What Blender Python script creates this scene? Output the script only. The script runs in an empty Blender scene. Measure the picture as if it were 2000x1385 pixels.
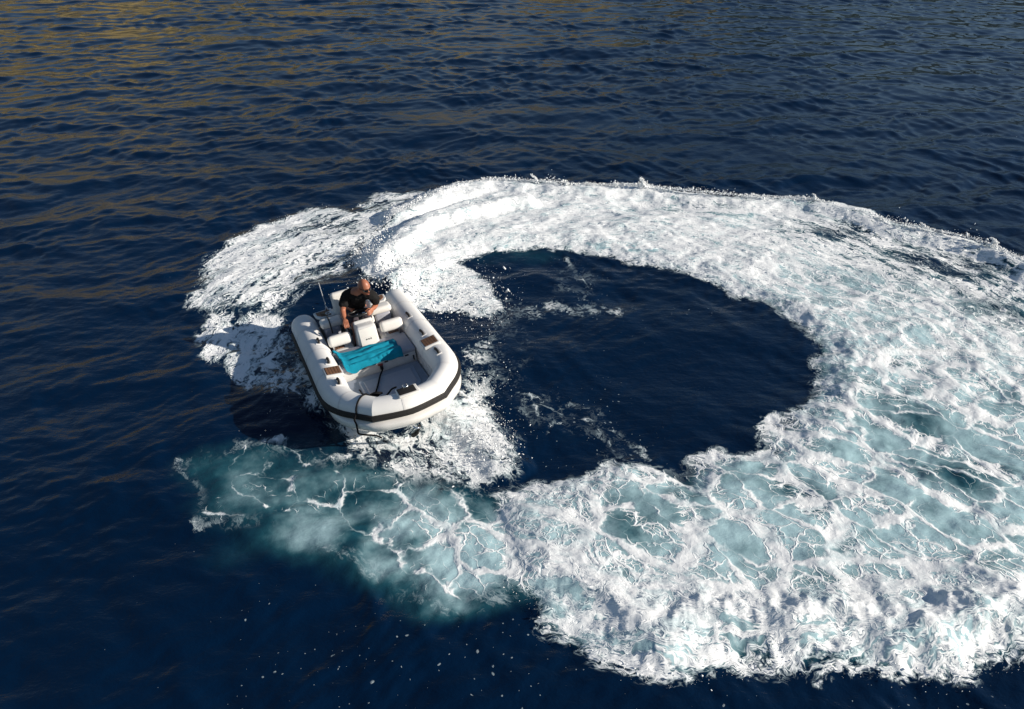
import bpy, bmesh, math, random
import numpy as np
from mathutils import Vector, Matrix, Euler

random.seed(7)
rng = np.random.default_rng(7)
C = bpy.context.scene.collection
SC = bpy.context.scene
R = math.radians

# ------------------------------------------------------------------ camera
CAM_H, CAM_DEP = 6.078, R(33.0)
FPX = 1440.0                      # focal length in pixels of the 2000 px wide photograph
cam = bpy.data.cameras.new('camera')
cam.sensor_width = 36.0
cam.lens = FPX / 2000.0 * 36.0
cam.clip_start, cam.clip_end = 0.1, 20000.0
camo = bpy.data.objects.new('camera', cam)
C.objects.link(camo)
camo.location = (0, 0, CAM_H)
camo.rotation_euler = (math.pi / 2 - CAM_DEP, 0, 0)
SC.camera = camo

# ------------------------------------------------------------------ sun, sky, exposure
SUN_EL, SUN_AZ = R(23.0), R(10.0)   # azimuth measured from +x towards the camera
sdir = Vector((math.cos(SUN_EL) * math.cos(SUN_AZ), -math.cos(SUN_EL) * math.sin(SUN_AZ), math.sin(SUN_EL)))
sun = bpy.data.lights.new('sun', 'SUN')
sun.energy = 5.0
sun.angle = R(0.53)
sun.color = (1.0, 0.91, 0.79)
suno = bpy.data.objects.new('sun', sun)
C.objects.link(suno)
suno.rotation_euler = sdir.to_track_quat('Z', 'Y').to_euler()
suno.location = (30, -5, 20)
W = bpy.data.worlds.new('World')
SC.world = W
W.use_nodes = True
wn = W.node_tree
wn.nodes.clear()
sky = wn.nodes.new('ShaderNodeTexSky')
sky.sky_type = 'NISHITA'
sky.sun_disc = False
sky.sun_elevation = SUN_EL
sky.sun_rotation = math.atan2(sdir.x, sdir.y)
sky.altitude = 10
sky.air_density, sky.dust_density, sky.ozone_density = 1.0, 0.3, 1.8
bg = wn.nodes.new('ShaderNodeBackground')
bg.inputs[1].default_value = 0.062
wo = wn.nodes.new('ShaderNodeOutputWorld')
wn.links.new(sky.outputs[0], bg.inputs[0])
wn.links.new(bg.outputs[0], wo.inputs[0])
SC.view_settings.view_transform = 'Standard'
SC.view_settings.look = 'None'
SC.view_settings.gamma = 1
SC.view_settings.use_curve_mapping = False
SC.view_settings.exposure = 0.4
SC.cycles.use_denoising = True
SC.cycles.caustics_reflective = False
SC.cycles.caustics_refractive = False
SC.cycles.sample_clamp_indirect = 2.5
SC.cycles.max_bounces = 6


# ------------------------------------------------------------------ small helpers
def tag(o, label=None, cat=None, group=None, kind=None):
    if label: o['label'] = label
    if cat: o['category'] = cat
    if group: o['group'] = group
    if kind: o['kind'] = kind
    return o


class NT:
    """tiny node-graph writer"""
    def __init__(self, name):
        self.m = bpy.data.materials.new(name)
        self.m.use_nodes = True
        self.t = self.m.node_tree
        self.t.nodes.clear()
        self.out = self.t.nodes.new('ShaderNodeOutputMaterial')

    def n(self, typ, **kw):
        nd = self.t.nodes.new('ShaderNode' + typ)
        for k, v in kw.items():
            setattr(nd, k, v)
        return nd

    def put(self, sock, v):
        if isinstance(v, bpy.types.NodeSocket):
            self.t.links.new(v, sock)
        elif v is not None:
            sock.default_value = v

    def math(self, op, a, b=None, c=None, clamp=False):
        nd = self.n('Math', operation=op, use_clamp=clamp)
        for s, v in zip(nd.inputs, (a, b, c)):
            self.put(s, v)
        return nd.outputs[0]

    def vmath(self, op, a, b=None, scale=None):
        nd = self.n('VectorMath', operation=op)
        self.put(nd.inputs[0], a)
        if b is not None: self.put(nd.inputs[1], b)
        if scale is not None: self.put(nd.inputs['Scale'], scale)
        return nd.outputs[1] if op in ('LENGTH', 'DISTANCE') else nd.outputs[0]

    def noise(self, vec, scale, detail=2.0, rough=0.5, dist=0.0, col=False, lac=2.0):
        nd = self.n('TexNoise')
        self.put(nd.inputs['Vector'], vec)
        nd.inputs['Scale'].default_value = scale
        nd.inputs['Detail'].default_value = detail
        nd.inputs['Roughness'].default_value = rough
        nd.inputs['Distortion'].default_value = dist
        nd.inputs['Lacunarity'].default_value = lac
        return nd.outputs[1] if col else nd.outputs[0]

    def voro(self, vec, scale, feature='DISTANCE_TO_EDGE', out=0, rand=1.0, dim='3D'):
        nd = self.n('TexVoronoi', feature=feature, voronoi_dimensions=dim)
        self.put(nd.inputs['Vector'], vec)
        nd.inputs['Scale'].default_value = scale
        nd.inputs['Randomness'].default_value = rand
        return nd.outputs[out]

    def rng(self, v, a, b, c=0.0, d=1.0, smooth=True):
        nd = self.n('MapRange', interpolation_type='SMOOTHSTEP' if smooth else 'LINEAR')
        for s, x in zip(nd.inputs[:5], (v, a, b, c, d)):
            self.put(s, x)
        return nd.outputs[0]

    def mixc(self, f, a, b):
        nd = self.n('Mix', data_type='RGBA')
        self.put(nd.inputs[0], f)
        self.put(nd.inputs[6], a)
        self.put(nd.inputs[7], b)
        return nd.outputs[2]

    def mixf(self, f, a, b):
        nd = self.n('Mix', data_type='FLOAT')
        self.put(nd.inputs[0], f)
        self.put(nd.inputs[2], a)
        self.put(nd.inputs[3], b)
        return nd.outputs[0]

    def bsdf(self, **kw):
        nd = self.n('BsdfPrincipled')
        for k, v in kw.items():
            self.put(nd.inputs[k.replace('_', ' ')], v)
        return nd


def simple(name, col, rough=0.5, bump=0.0, bscale=60.0, var=0.12, vscale=9.0, metal=0.0, spec=0.5, coat=0.0):
    g = NT(name)
    co = g.n('TexCoord').outputs['Object']
    v = g.noise(co, vscale, 4, 0.6)
    f = g.rng(v, 0.3, 0.7, 1 - var, 1 + var * 0.5, False)
    c = g.vmath('SCALE', tuple(col[:3]), scale=f)
    rr = g.rng(g.noise(co, vscale * 2.7, 3, 0.6), 0.3, 0.7, max(rough - 0.08, 0.02), min(rough + 0.1, 1), False)
    b = g.bsdf(Base_Color=c, Roughness=rr, Metallic=metal, Specular_IOR_Level=spec, Coat_Weight=coat)
    if bump:
        bp = g.n('Bump')
        bp.inputs['Strength'].default_value = 0.5
        bp.inputs['Distance'].default_value = bump
        g.put(bp.inputs['Height'], g.noise(co, bscale, 4, 0.6))
        g.put(b.inputs['Normal'], bp.outputs[0])
    g.put(g.out.inputs[0], b.outputs[0])
    return g.m


# ------------------------------------------------------------------ numpy noise
def _perm(seed):
    r = np.random.default_rng(seed)
    p = r.permutation(256).astype(np.int32)
    return np.concatenate([p, p])


_G = np.array([[math.cos(a), math.sin(a)] for a in np.linspace(0, 2 * math.pi, 16, endpoint=False)], np.float32)


def perlin(x, y, seed=0):
    p = _perm(seed)
    xi = np.floor(x).astype(np.int32)
    yi = np.floor(y).astype(np.int32)
    xf = (x - xi).astype(np.float32)
    yf = (y - yi).astype(np.float32)
    xi &= 255
    yi &= 255
    u = xf * xf * xf * (xf * (xf * 6 - 15) + 10)
    v = yf * yf * yf * (yf * (yf * 6 - 15) + 10)

    def g(ix, iy, dx, dy):
        h = p[p[ix & 255] + (iy & 255)] & 15
        return _G[h, 0] * dx + _G[h, 1] * dy
    a = g(xi, yi, xf, yf)
    b = g(xi + 1, yi, xf - 1, yf)
    c = g(xi, yi + 1, xf, yf - 1)
    d = g(xi + 1, yi + 1, xf - 1, yf - 1)
    return (a + u * (b - a)) + v * ((c + u * (d - c)) - (a + u * (b - a)))


def fbm(x, y, octv=4, seed=0, gain=0.5, lac=2.03):
    s = 0
    a = 1.0
    for i in range(octv):
        s = s + a * perlin(x + 17.3 * i, y - 9.1 * i, seed + i)
        x, y = x * lac, y * lac
        a *= gain
    return s


def ridged(x, y, octv=3, seed=0, gain=0.55):
    s = 0
    a = 1.0
    for i in range(octv):
        s = s + a * (1 - np.abs(perlin(x, y, seed + i)) * 2.2)
        x, y = x * 2.1 + 3.1, y * 2.1 - 5.2
        a *= gain
    return s


def sstep(a, b, x):
    t = np.clip((x - a) / (b - a), 0, 1)
    return t * t * (3 - 2 * t)


# ------------------------------------------------------------------ where things lie on the water (metres)
def ground(px, py):
    """point of the still water that the photograph shows at (px, py)"""
    s, c = math.sin(CAM_DEP), math.cos(CAM_DEP)
    rx, uy = (px - 1000.0) / FPX, (692.5 - py) / FPX
    d = (rx, c + uy * s, -s + uy * c)
    t = -CAM_H / d[2]
    return (d[0] * t, d[1] * t)


GR = 0.03
GX0, GX1, GY0, GY1 = -8.0, 15.0, 3.0, 24.0
gx = np.arange(GX0, GX1, GR, dtype=np.float32)
gy = np.arange(GY0, GY1, GR, dtype=np.float32)
XX, YY = np.meshgrid(gx, gy)
wx = 0.13 * fbm(XX * 1.7, YY * 1.7, 4, 40, 0.62)
wy = 0.13 * fbm(XX * 1.7, YY * 1.7, 4, 50, 0.62)
XW, YW = XX + wx, YY + wy


def _sub(pts, marg):
    x0, y0 = pts.min(0) - marg
    x1, y1 = pts.max(0) + marg
    i0, i1 = int(max(0, (x0 - GX0) / GR)), int(min(len(gx), (x1 - GX0) / GR + 1))
    j0, j1 = int(max(0, (y0 - GY0) / GR)), int(min(len(gy), (y1 - GY0) / GR + 1))
    return slice(j0, max(j1, j0)), slice(i0, max(i1, i0))


def poly_in(pix, marg=1.0):
    """inside depth (m, positive inside) of a polygon given in photograph pixels -> (slices, depth)"""
    pts = np.array([ground(*p) for p in pix], np.float32)
    sl = _sub(pts, marg)
    X, Y = XW[sl], YW[sl]
    d2 = np.full(X.shape, 1e9, np.float32)
    ins = np.zeros(X.shape, bool)
    n = len(pts)
    for i in range(n):
        ax, ay = pts[i]
        bx, by = pts[(i + 1) % n]
        ex, ey = bx - ax, by - ay
        L = ex * ex + ey * ey + 1e-9
        t = np.clip(((X - ax) * ex + (Y - ay) * ey) / L, 0, 1)
        d2 = np.minimum(d2, (X - ax - t * ex) ** 2 + (Y - ay - t * ey) ** 2)
        if ay != by:
            c = ((ay > Y) != (by > Y)) & (X < (bx - ax) * (Y - ay) / (by - ay) + ax)
            ins ^= c
    d = np.sqrt(d2)
    return sl, np.where(ins, d, -d)


def line_d(pix, marg=1.2):
    """distance (m) to a polyline, and run 0..1 along it"""
    pts = np.array([ground(*p) for p in pix], np.float32)
    sl = _sub(pts, marg)
    X, Y = XW[sl], YW[sl]
    d2 = np.full(X.shape, 1e9, np.float32)
    run = np.zeros(X.shape, np.float32)
    n = len(pts) - 1
    for i in range(n):
        ax, ay = pts[i]
        ex, ey = pts[i + 1] - pts[i]
        L = ex * ex + ey * ey + 1e-9
        t = np.clip(((X - ax) * ex + (Y - ay) * ey) / L, 0, 1)
        q = (X - ax - t * ex) ** 2 + (Y - ay - t * ey) ** 2
        m = q < d2
        run = np.where(m, (i + t) / n, run)
        d2 = np.minimum(d2, q)
    return sl, np.sqrt(d2), run


DEN = np.zeros(XX.shape, np.float32)      # foam density
AER = np.zeros(XX.shape, np.float32)      # air bubbles in the water under it (turquoise)
LAC = np.zeros(XX.shape, np.float32)      # 0 churned .. 1 lacy, drained foam
FLK = np.zeros(XX.shape, np.float32)      # loose flecks
HGT = np.zeros(XX.shape, np.float32)      # height of banks and heaps
CHU = np.zeros(XX.shape, np.float32)      # roughness of the churned relief


def poly(M, pix, val, soft=0.15, mode='max', off=0.0):
    sl, d = poly_in(pix)
    f = sstep(-soft, soft, d + off)
    A = M[sl]
    if mode == 'max': M[sl] = np.maximum(A, f * val)
    elif mode == 'add': M[sl] = A + f * val
    elif mode == 'set': M[sl] = A * (1 - f) + val * f
    elif mode == 'mul': M[sl] = A * (1 - f) + A * val * f


def stroke(M, pix, val, w=0.06, soft=0.06, mode='max', taper=False):
    sl, d, run = line_d(pix)
    ww = w * (np.sqrt(np.clip(4 * run * (1 - run), 0.05, 1)) if taper else 1)
    f = 1 - sstep(ww, ww + soft, d)
    A = M[sl]
    if mode == 'max': M[sl] = np.maximum(A, f * val)
    elif mode == 'add': M[sl] = A + f * val
    elif mode == 'set': M[sl] = A * (1 - f) + val * f
    elif mode == 'mul': M[sl] = A * (1 - f) + A * val * f


def splat(M, px, py, rx, ry, val, mode='add', ang=0.0, p=1.0):
    """soft blob; radii in photograph pixels measured across and down"""
    x, y = ground(px, py)
    sx = abs(ground(px + rx, py)[0] - x)
    sy = 0.5 * abs(ground(px, py - ry)[1] - ground(px, py + ry)[1])
    sl = _sub(np.array([[x, y]]), max(sx, sy) * 2.6)
    dx, dy = XW[sl] - x, YW[sl] - y
    ca, sa = math.cos(ang), math.sin(ang)
    q = ((dx * ca + dy * sa) / sx) ** 2 + ((-dx * sa + dy * ca) / sy) ** 2
    f = np.exp(-q ** p)
    A = M[sl]
    if mode == 'add': M[sl] = A + f * val
    elif mode == 'max': M[sl] = np.maximum(A, f * val)
    elif mode == 'set': M[sl] = A * (1 - f) + val * f
    elif mode == 'mul': M[sl] = A * (1 - f) + A * val * f


# --- outlines of the wake
OUT_FAR = [(690, 520), (702, 490), (735, 455), (775, 432), (820, 408), (860, 388), (905, 374), (960, 366), (1040, 371),
           (1120, 377), (1250, 379), (1330, 390), (1400, 397), (1480, 402), (1560, 404), (1620, 416), (1680, 433),
           (1740, 455), (1820, 468), (1880, 485), (1930, 498), (2000, 532), (2100, 600)]
OUT_NEAR = [(2200, 1240), (2080, 1270), (1985, 1285), (1920, 1315), (1850, 1330), (1760, 1320), (1650, 1298), (1540, 1306), (1470, 1300),
            (1400, 1300), (1345, 1330), (1260, 1318), (1180, 1288), (1110, 1243), (1060, 1203), (1020, 1160), (985, 1130)]
IN_RING = [(960, 960), (1000, 950), (1060, 945), (1120, 925), (1170, 912), (1215, 898), (1250, 905), (1290, 922), (1333, 936),
           (1350, 905), (1400, 889), (1505, 886), (1493, 868), (1500, 850), (1545, 822), (1538, 800), (1566, 795), (1580, 765),
           (1574, 745), (1597, 720), (1584, 704), (1602, 684), (1590, 660), (1558, 640), (1530, 612), (1480, 585), (1420, 560), (1340, 532),
           (1280, 518), (1200, 500), (1100, 487), (1040, 486), (960, 490), (900, 510), (860, 545), (820, 560), (770, 565)]
RING = OUT_FAR + [(2300, 800), (2300, 1100)] + OUT_NEAR + IN_RING
TAIL = [(960, 958), (880, 945), (780, 922), (700, 905), (640, 893), (560, 868), (480, 868), (400, 880), (352, 905), (346, 935),
        (362, 970), (352, 1000), (385, 1030), (430, 1020), (470, 1030), (510, 1045), (570, 1072), (640, 1086), (690, 1085), (725, 1125),
        (765, 1140), (800, 1165), (850, 1185), (900, 1190), (960, 1166), (1030, 1160), (1100, 1100), (1060, 990)]
LEFT = [(650, 402), (600, 411), (555, 424), (520, 438), (480, 458), (440, 480), (415, 503), (395, 524), (386, 560), (372, 602),
        (400, 625), (388, 655), (402, 690), (430, 714), (470, 735), (485, 756), (540, 772), (585, 786), (625, 815), (665, 850), (720, 850),
        (640, 760), (600, 680), (575, 640), (600, 590), (660, 545), (700, 510), (715, 465), (720, 430), (690, 412)]

# --- foam density
poly(DEN, RING, 0.69, 0.15)
poly(DEN, TAIL, 0.255, 0.22)
poly(DEN, LEFT, 0.46, 0.18)
poly(DEN, [(690, 470), (700, 400), (740, 374), (800, 372), (860, 378), (960, 362), (960, 400), (860, 430), (790, 465), (730, 490)], 0.50, 0.18)
stroke(DEN, [(640, 407), (560, 430), (480, 470), (425, 505)], 0.12, 0.15, 0.25, 'add')
splat(DEN, 560, 470, 110, 40, 0.13)
splat(DEN, 470, 545, 70, 40, 0.14)
splat(DEN, 640, 440, 60, 22, -0.16)
splat(DEN, 635, 560, 60, 42, -0.40)  # sparse foam, thinned further to draw in the boat's and helmsman's cast shadow
splat(DEN, 590, 610, 50, 25, -0.34)  # foam thinned to draw the helmsman's shadow band
splat(DEN, 480, 612, 70, 10, -0.35)  # far end of the helmsman's shadow, drawn as a gap in the foam
splat(DEN, 450, 665, 55, 40, 0.10)
splat(DEN, 520, 715, 45, 35, 0.16)
splat(DEN, 560, 690, 40, 45, -0.30)
splat(DEN, 600, 760, 40, 30, -0.15)
splat(DEN, 650, 820, 40, 25, -0.12)
# outer right side is thinner and darker
splat(DEN, 1640, 462, 110, 22, -0.38, ang=-0.15)
splat(DEN, 1840, 520, 130, 36, -0.42, ang=-0.3)
splat(DEN, 1950, 600, 90, 50, -0.30)
splat(DEN, 1370, 420, 110, 20, -0.15)
splat(DEN, 1700, 540, 120, 40, -0.16)
splat(DEN, 1560, 560, 90, 45, -0.10)
splat(DEN, 1740, 640, 110, 50, -0.20)
splat(DEN, 1600, 720, 60, 60, -0.10)
# drained lace low on the right
poly(LAC, [(1180, 905), (1330, 900), (1500, 860), (1560, 760), (1640, 700), (1800, 700), (2300, 700), (2300, 1160), (1900, 1170), (1700, 1185), (1450, 1165), (1250, 1165), (1090, 1120), (1060, 980)], 1.0, 0.5)
poly(LAC, TAIL, 1.0, 0.3)
poly(LAC, [(1420, 575), (1560, 520), (1800, 560), (2300, 700), (2300, 760), (1640, 760), (1560, 680)], 0.55, 0.5)
poly(DEN, [(1200, 945), (1340, 925), (1420, 905), (1560, 890), (1680, 800), (1900, 770), (2300, 800), (2300, 1080), (1850, 1110), (1600, 1120), (1500, 1130), (1300, 1110), (1190, 1080), (1180, 1000)], 0.47, 0.30, 'set')
for h in [(1270, 1010, 80, 60, -.30), (1445, 945, 45, 35, -.25), (1440, 1050, 55, 38, -.28), (1585, 985, 32, 26, -.38), (1800, 870, 110, 45, -.32),
          (1880, 940, 70, 40, -.28), (1700, 900, 60, 40, -.12), (1660, 740, 60, 30, -.18), (1770, 760, 60, 25, -.2), (1500, 1000, 20, 18, -.3), (1640, 960, 24, 18, -.2),
          (1560, 1105, 20, 15, -.2), (1750, 960, 60, 30, -.2), (1600, 1150, 50, 18, -.12), (1480, 1165, 60, 14, -.2), (1760, 1185, 30, 12, -.25), (1840, 1015, 60, 30, -.14)]:
    splat(DEN, h[0], h[1], h[2], h[3], h[4] * 0.75)
for s, w in [([(1368, 905), (1385, 955), (1430, 1010), (1490, 1055), (1515, 1100), (1535, 1160)], .10),
             ([(1500, 895), (1555, 965), (1600, 1010), (1640, 1060), (1720, 1100), (1830, 1145), (1910, 1165)], .12),
             ([(1530, 830), (1575, 890), (1650, 960), (1760, 1060), (1850, 1120), (1910, 1150)], .18),
             ([(1320, 985), (1345, 1040), (1385, 1105)], .07), ([(1190, 915), (1170, 960), (1130, 1000), (1095, 1040)], .10),
             ([(1060, 960), (1085, 1000), (1110, 1080), (1130, 1120)], .12), ([(1220, 1000), (1270, 1040), (1330, 1060), (1360, 1120)], .05),
             ([(1640, 800), (1750, 850), (1880, 900), (1990, 950)], .06), ([(1700, 740), (1850, 790), (1990, 860)], .12),
             ([(1690, 880), (1790, 960), (1900, 1010), (2000, 1060)], .05), ([(1390, 900), (1450, 905), (1540, 880)], .08)]:
    stroke(DEN, s, 0.66, w * 0.8, 0.22)
CHU[:] = np.clip(DEN, 0, 1) ** 1.5 * (1 - 0.75 * LAC)
# tail: pale churned patch to its right and single strands
splat(DEN, 1000, 1030, 80, 90, 0.04)
splat(DEN, 900, 1030, 90, 80, 0.12)
splat(DEN, 1050, 1030, 60, 100, -0.14)
splat(LAC, 1030, 1040, 110, 120, 0.9, 'max')
splat(DEN, 960, 1080, 110, 60, 0.20)
splat(DEN, 1060, 1110, 70, 50, 0.20)
splat(DEN, 860, 1010, 110, 80, 0.10)
splat(DEN, 600, 1040, 110, 30, -0.18)
splat(DEN, 470, 930, 90, 40, -0.06)
for s in [[(355, 905), (362, 935), (395, 960), (388, 990), (425, 1010), (385, 1028)], [(415, 912), (440, 890), (470, 878), (505, 872), (545, 860)],
          [(570, 965), (565, 940), (580, 915), (640, 895), (700, 887)], [(690, 950), (720, 935), (765, 931), (805, 945), (800, 960)],
          [(690, 972), (720, 1000), (735, 1040)], [(780, 950), (790, 990), (805, 1030), (810, 1070), (830, 1140)], [(775, 1040), (790, 1100), (830, 1145)],
          [(855, 1075), (870, 1110), (865, 1140), (885, 1165)], [(515, 990), (545, 992), (585, 998)], [(620, 985), (655, 975), (700, 975)],
          [(490, 945), (520, 955), (538, 978)], [(660, 900), (655, 940), (620, 980)], [(430, 965), (435, 990), (420, 1012)], [(860, 1020), (830, 1030), (800, 1050)]]:
    stroke(DEN, s, 0.45, 0.004, 0.12)
splat(DEN, 390, 965, 60, 80, -0.16)
stroke(DEN, OUT_FAR[4:], 0.62, 0.10, 0.12)
# by the boat
splat(DEN, 755, 556, 34, 18, 0.55, 'add')
splat(DEN, 722, 520, 22, 20, 0.30, 'add')
poly(DEN, [(735, 530), (745, 490), (800, 470), (880, 500), (950, 548), (978, 590), (960, 612), (900, 600), (830, 600), (790, 590), (760, 570)], 0.80, 0.15)
splat(DEN, 900, 590, 60, 18, -0.2)
poly(DEN, [(900, 745), (945, 735), (962, 790), (988, 850), (1006, 890), (990, 925), (905, 945), (850, 905), (815, 868), (800, 840), (840, 800), (880, 780)], 0.60, 0.26)
splat(DEN, 890, 820, 40, 40, 0.22)
poly(DEN, [(890, 700), (970, 640), (985, 570), (1010, 600), (985, 700), (975, 780), (940, 760)], 0.30, 0.25)
poly(DEN, [(690, 850), (760, 845), (860, 880), (900, 930), (880, 945), (780, 925), (680, 900)], 0.36, 0.15)
poly(DEN, [(640, 830), (700, 830), (800, 850), (820, 880), (700, 880)], 0.52, 0.12)
poly(DEN, [(960, 585), (1100, 578), (1230, 596), (1210, 612), (1060, 605), (990, 625)], 0.22, 0.25)
# threads in the calm middle
for h in [(1060, 790, 45, 30, .25), (1140, 815, 50, 24, .26), (1205, 865, 36, 32, .26), (1125, 545, 36, 36, .25), (1000, 680, 30, 80, .20)]:
    splat(DEN, h[0], h[1], h[2], h[3], h[4], 'max')
    splat(LAC, h[0], h[1], h[2] * 1.5, h[3] * 1.5, 1.0, 'max')
for s in [[(1011, 766), (1043, 769), (1059, 783), (1099, 790), (1085, 811), (1092, 819), (1129, 812), (1161, 824), (1182, 826), (1200, 836), (1217, 846), (1212, 864), (1197, 880), (1226, 895)],
          [(1170, 829), (1171, 855), (1193, 864)], [(1210, 841), (1235, 858), (1258, 871), (1270, 894)], [(1020, 775), (1025, 795), (1035, 803)], [(1092, 788), (1130, 790), (1150, 795)],
          [(1105, 500), (1135, 535), (1124, 562), (1150, 580)], [(1140, 540), (1112, 560)], [(1085, 815), (1070, 830), (1062, 842)]]:
    stroke(DEN, s, 0.33, 0.006, 0.08)
    stroke(FLK, s, 0.60, 0.05, 0.45)

# --- bubbles under the surface
poly(AER, RING, 0.90, 0.14, off=-0.10)
poly(AER, TAIL, 0.47, 0.35)
splat(AER, 800, 1030, 160, 90, 0.15)
poly(AER, LEFT, 0.14, 0.3)
splat(AER, 960, 1060, 150, 90, 0.35)
splat(AER, 620, 1020, 120, 60, 0.22)
splat(AER, 860, 1080, 120, 80, 0.22)
splat(AER, 400, 980, 60, 70, -0.18)
splat(AER, 440, 1075, 90, 50, 0.20)
splat(AER, 720, 1120, 110, 50, 0.12)
splat(AER, 1110, 850, 60, 40, 0.10)
splat(AER, 640, 860, 80, 30, 0.18)
splat(AER, 870, 1185, 70, 22, 0.25)
splat(AER, 1000, 495, 140, 18, 0.25)
for h in [(1585, 985, 34, 28, .35), (1800, 850, 90, 40, .5), (1870, 940, 70, 40, .55), (1300, 1000, 50, 50, .75), (1640, 462, 110, 24, .5), (1840, 520, 130, 40, .4), (560, 1000, 40, 25, .7), (700, 1040, 22, 40, .5)]:
    splat(AER, h[0], h[1], h[2], h[3], h[4], 'mul')
for h in [(1640, 455, 130, 34, .35), (1840, 520, 150, 46, .3), (1960, 610, 100, 60, .4), (1370, 412, 120, 24, .6)]:
    splat(AER, h[0], h[1], h[2], h[3], h[4], 'mul')
# --- loose flecks
poly(FLK, [(430, 1200), (700, 1180), (1000, 1180), (1200, 1300), (1400, 1330), (2000, 1300), (2000, 1420), (430, 1420)], 0.42, 0.5)
for h in [(560, 1340, 130, 50, .25), (880, 1310, 140, 60, .35), (1500, 1350, 150, 30, .4), (1850, 1350, 120, 30, .3), (1120, 620, 180, 60, .35), (1150, 700, 160, 50, .25), (940, 680, 70, 80, .55),
          (1060, 880, 60, 50, .4), (1130, 780, 130, 50, .5), (330, 1120, 90, 60, .25), (660, 1180, 140, 50, .3), (1130, 540, 60, 30, .4), (1320, 600, 120, 50, .25), (980, 1270, 100, 50, .3),
          (1425, 157, 28, 4, .9), (1700, 212, 36, 5, .8), (1795, 228, 26, 5, .9), (1925, 262, 26, 8, 1.0), (1985, 267, 14, 4, .8), (1260, 247, 20, 3, .6), (300, 1300, 60, 120, .15)]:
    splat(FLK, h[0], h[1], h[2], h[3], h[4], 'max')
# --- heights
stroke(HGT, OUT_FAR[3:], 0.20, 0.05, 0.55)
splat(HGT, 775, 560, 45, 22, 0.30, 'max')
splat(HGT, 740, 520, 30, 20, 0.22, 'max')
stroke(HGT, [(760, 500), (830, 450), (920, 415), (1020, 405)], 0.20, 0.1, 0.35)
sl, d = poly_in(RING, 1.0)
HGT[sl] += 0.07 * sstep(-0.05, 0.5, d)
sl2, dl, run = line_d(OUT_NEAR, 2.6)
RUN = np.zeros(XX.shape, np.float32)
RUN[sl2] = run
prof = np.zeros(XX.shape, np.float32)
ins = np.zeros(XX.shape, np.float32)
ins[sl] = d
prof[sl2] = sstep(0.0, 0.5, ins[sl2]) * np.exp(-np.clip(dl - 0.55, 0, 9) / 0.55) * (1 - sstep(0.88, 1.0, run)) * (dl < 2.5)
HGT += 0.12 * prof * (0.25 + 0.75 * sstep(0.4, 2.4, XX)) * (0.75 + 0.6 * fbm(XX * 1.4, YY * 1.4, 2, 77))
dln = np.full(XX.shape, 9.0, np.float32)
dln[sl2] = dl
crest = np.exp(-((dln - 0.60) / 0.15) ** 2) * (ins > 0.1) * (prof > 0.02)
HGT += 0.09 * 0.7 * crest * (0.2 + 0.8 * sstep(0.5, 2.2, XX)) * np.clip(fbm(XX * 4.2, YY * 4.2, 3, 78) + 0.28, 0, 1)
splat(HGT, 1600, 1262, 60, 26, 0.08, 'add')
splat(HGT, 1945, 1140, 60, 30, 0.07, 'add')
splat(HGT, 1905, 1215, 50, 22, 0.12, 'add')
splat(HGT, 1270, 1262, 40, 40, 0.03, 'add')
splat(HGT, 440, 600, 60, 120, 0.05, 'add')
stroke(HGT, [(880, 800), (950, 850), (985, 900)], 0.10, 0.1, 0.3)
poly(HGT, IN_RING, -0.06, 0.6, 'add')
# --- churned relief
CHU *= 1 - 0.7 * np.clip(prof * 1.5, 0, 1)
CHU += 0.5 * crest
DEN *= 1 - 0.30 * np.exp(-((dln - 0.30) / 0.22) ** 2) * (ins > 0.05) * (prof > 0.02)
DEN += 0.25 * crest
DEN += 0.10 * fbm(XX * 1.1, YY * 1.1, 3, 90) * (DEN > 0.12)
sl, d = poly_in(RING)
web = np.zeros(XX.shape, np.float32)
web[sl] = sstep(0.0, 0.3, d)
DEN = np.maximum(DEN, 0.335 * LAC * web)
DEN = np.clip(DEN, 0, 1.05)
AER = np.clip(AER, 0, 1)


def sample(M, x, y):
    fx = np.clip((x - GX0) / GR, 0, len(gx) - 1.001)
    fy = np.clip((y - GY0) / GR, 0, len(gy) - 1.001)
    i, j = fx.astype(np.int32), fy.astype(np.int32)
    u, v = (fx - i).astype(np.float32), (fy - j).astype(np.float32)
    r = (M[j, i] * (1 - u) + M[j, i + 1] * u) * (1 - v) + (M[j + 1, i] * (1 - u) + M[j + 1, i + 1] * u) * v
    inside = (x > GX0) & (x < GX1 - GR) & (y > GY0) & (y < GY1 - GR)
    return np.where(inside, r, 0).astype(np.float32)


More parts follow.
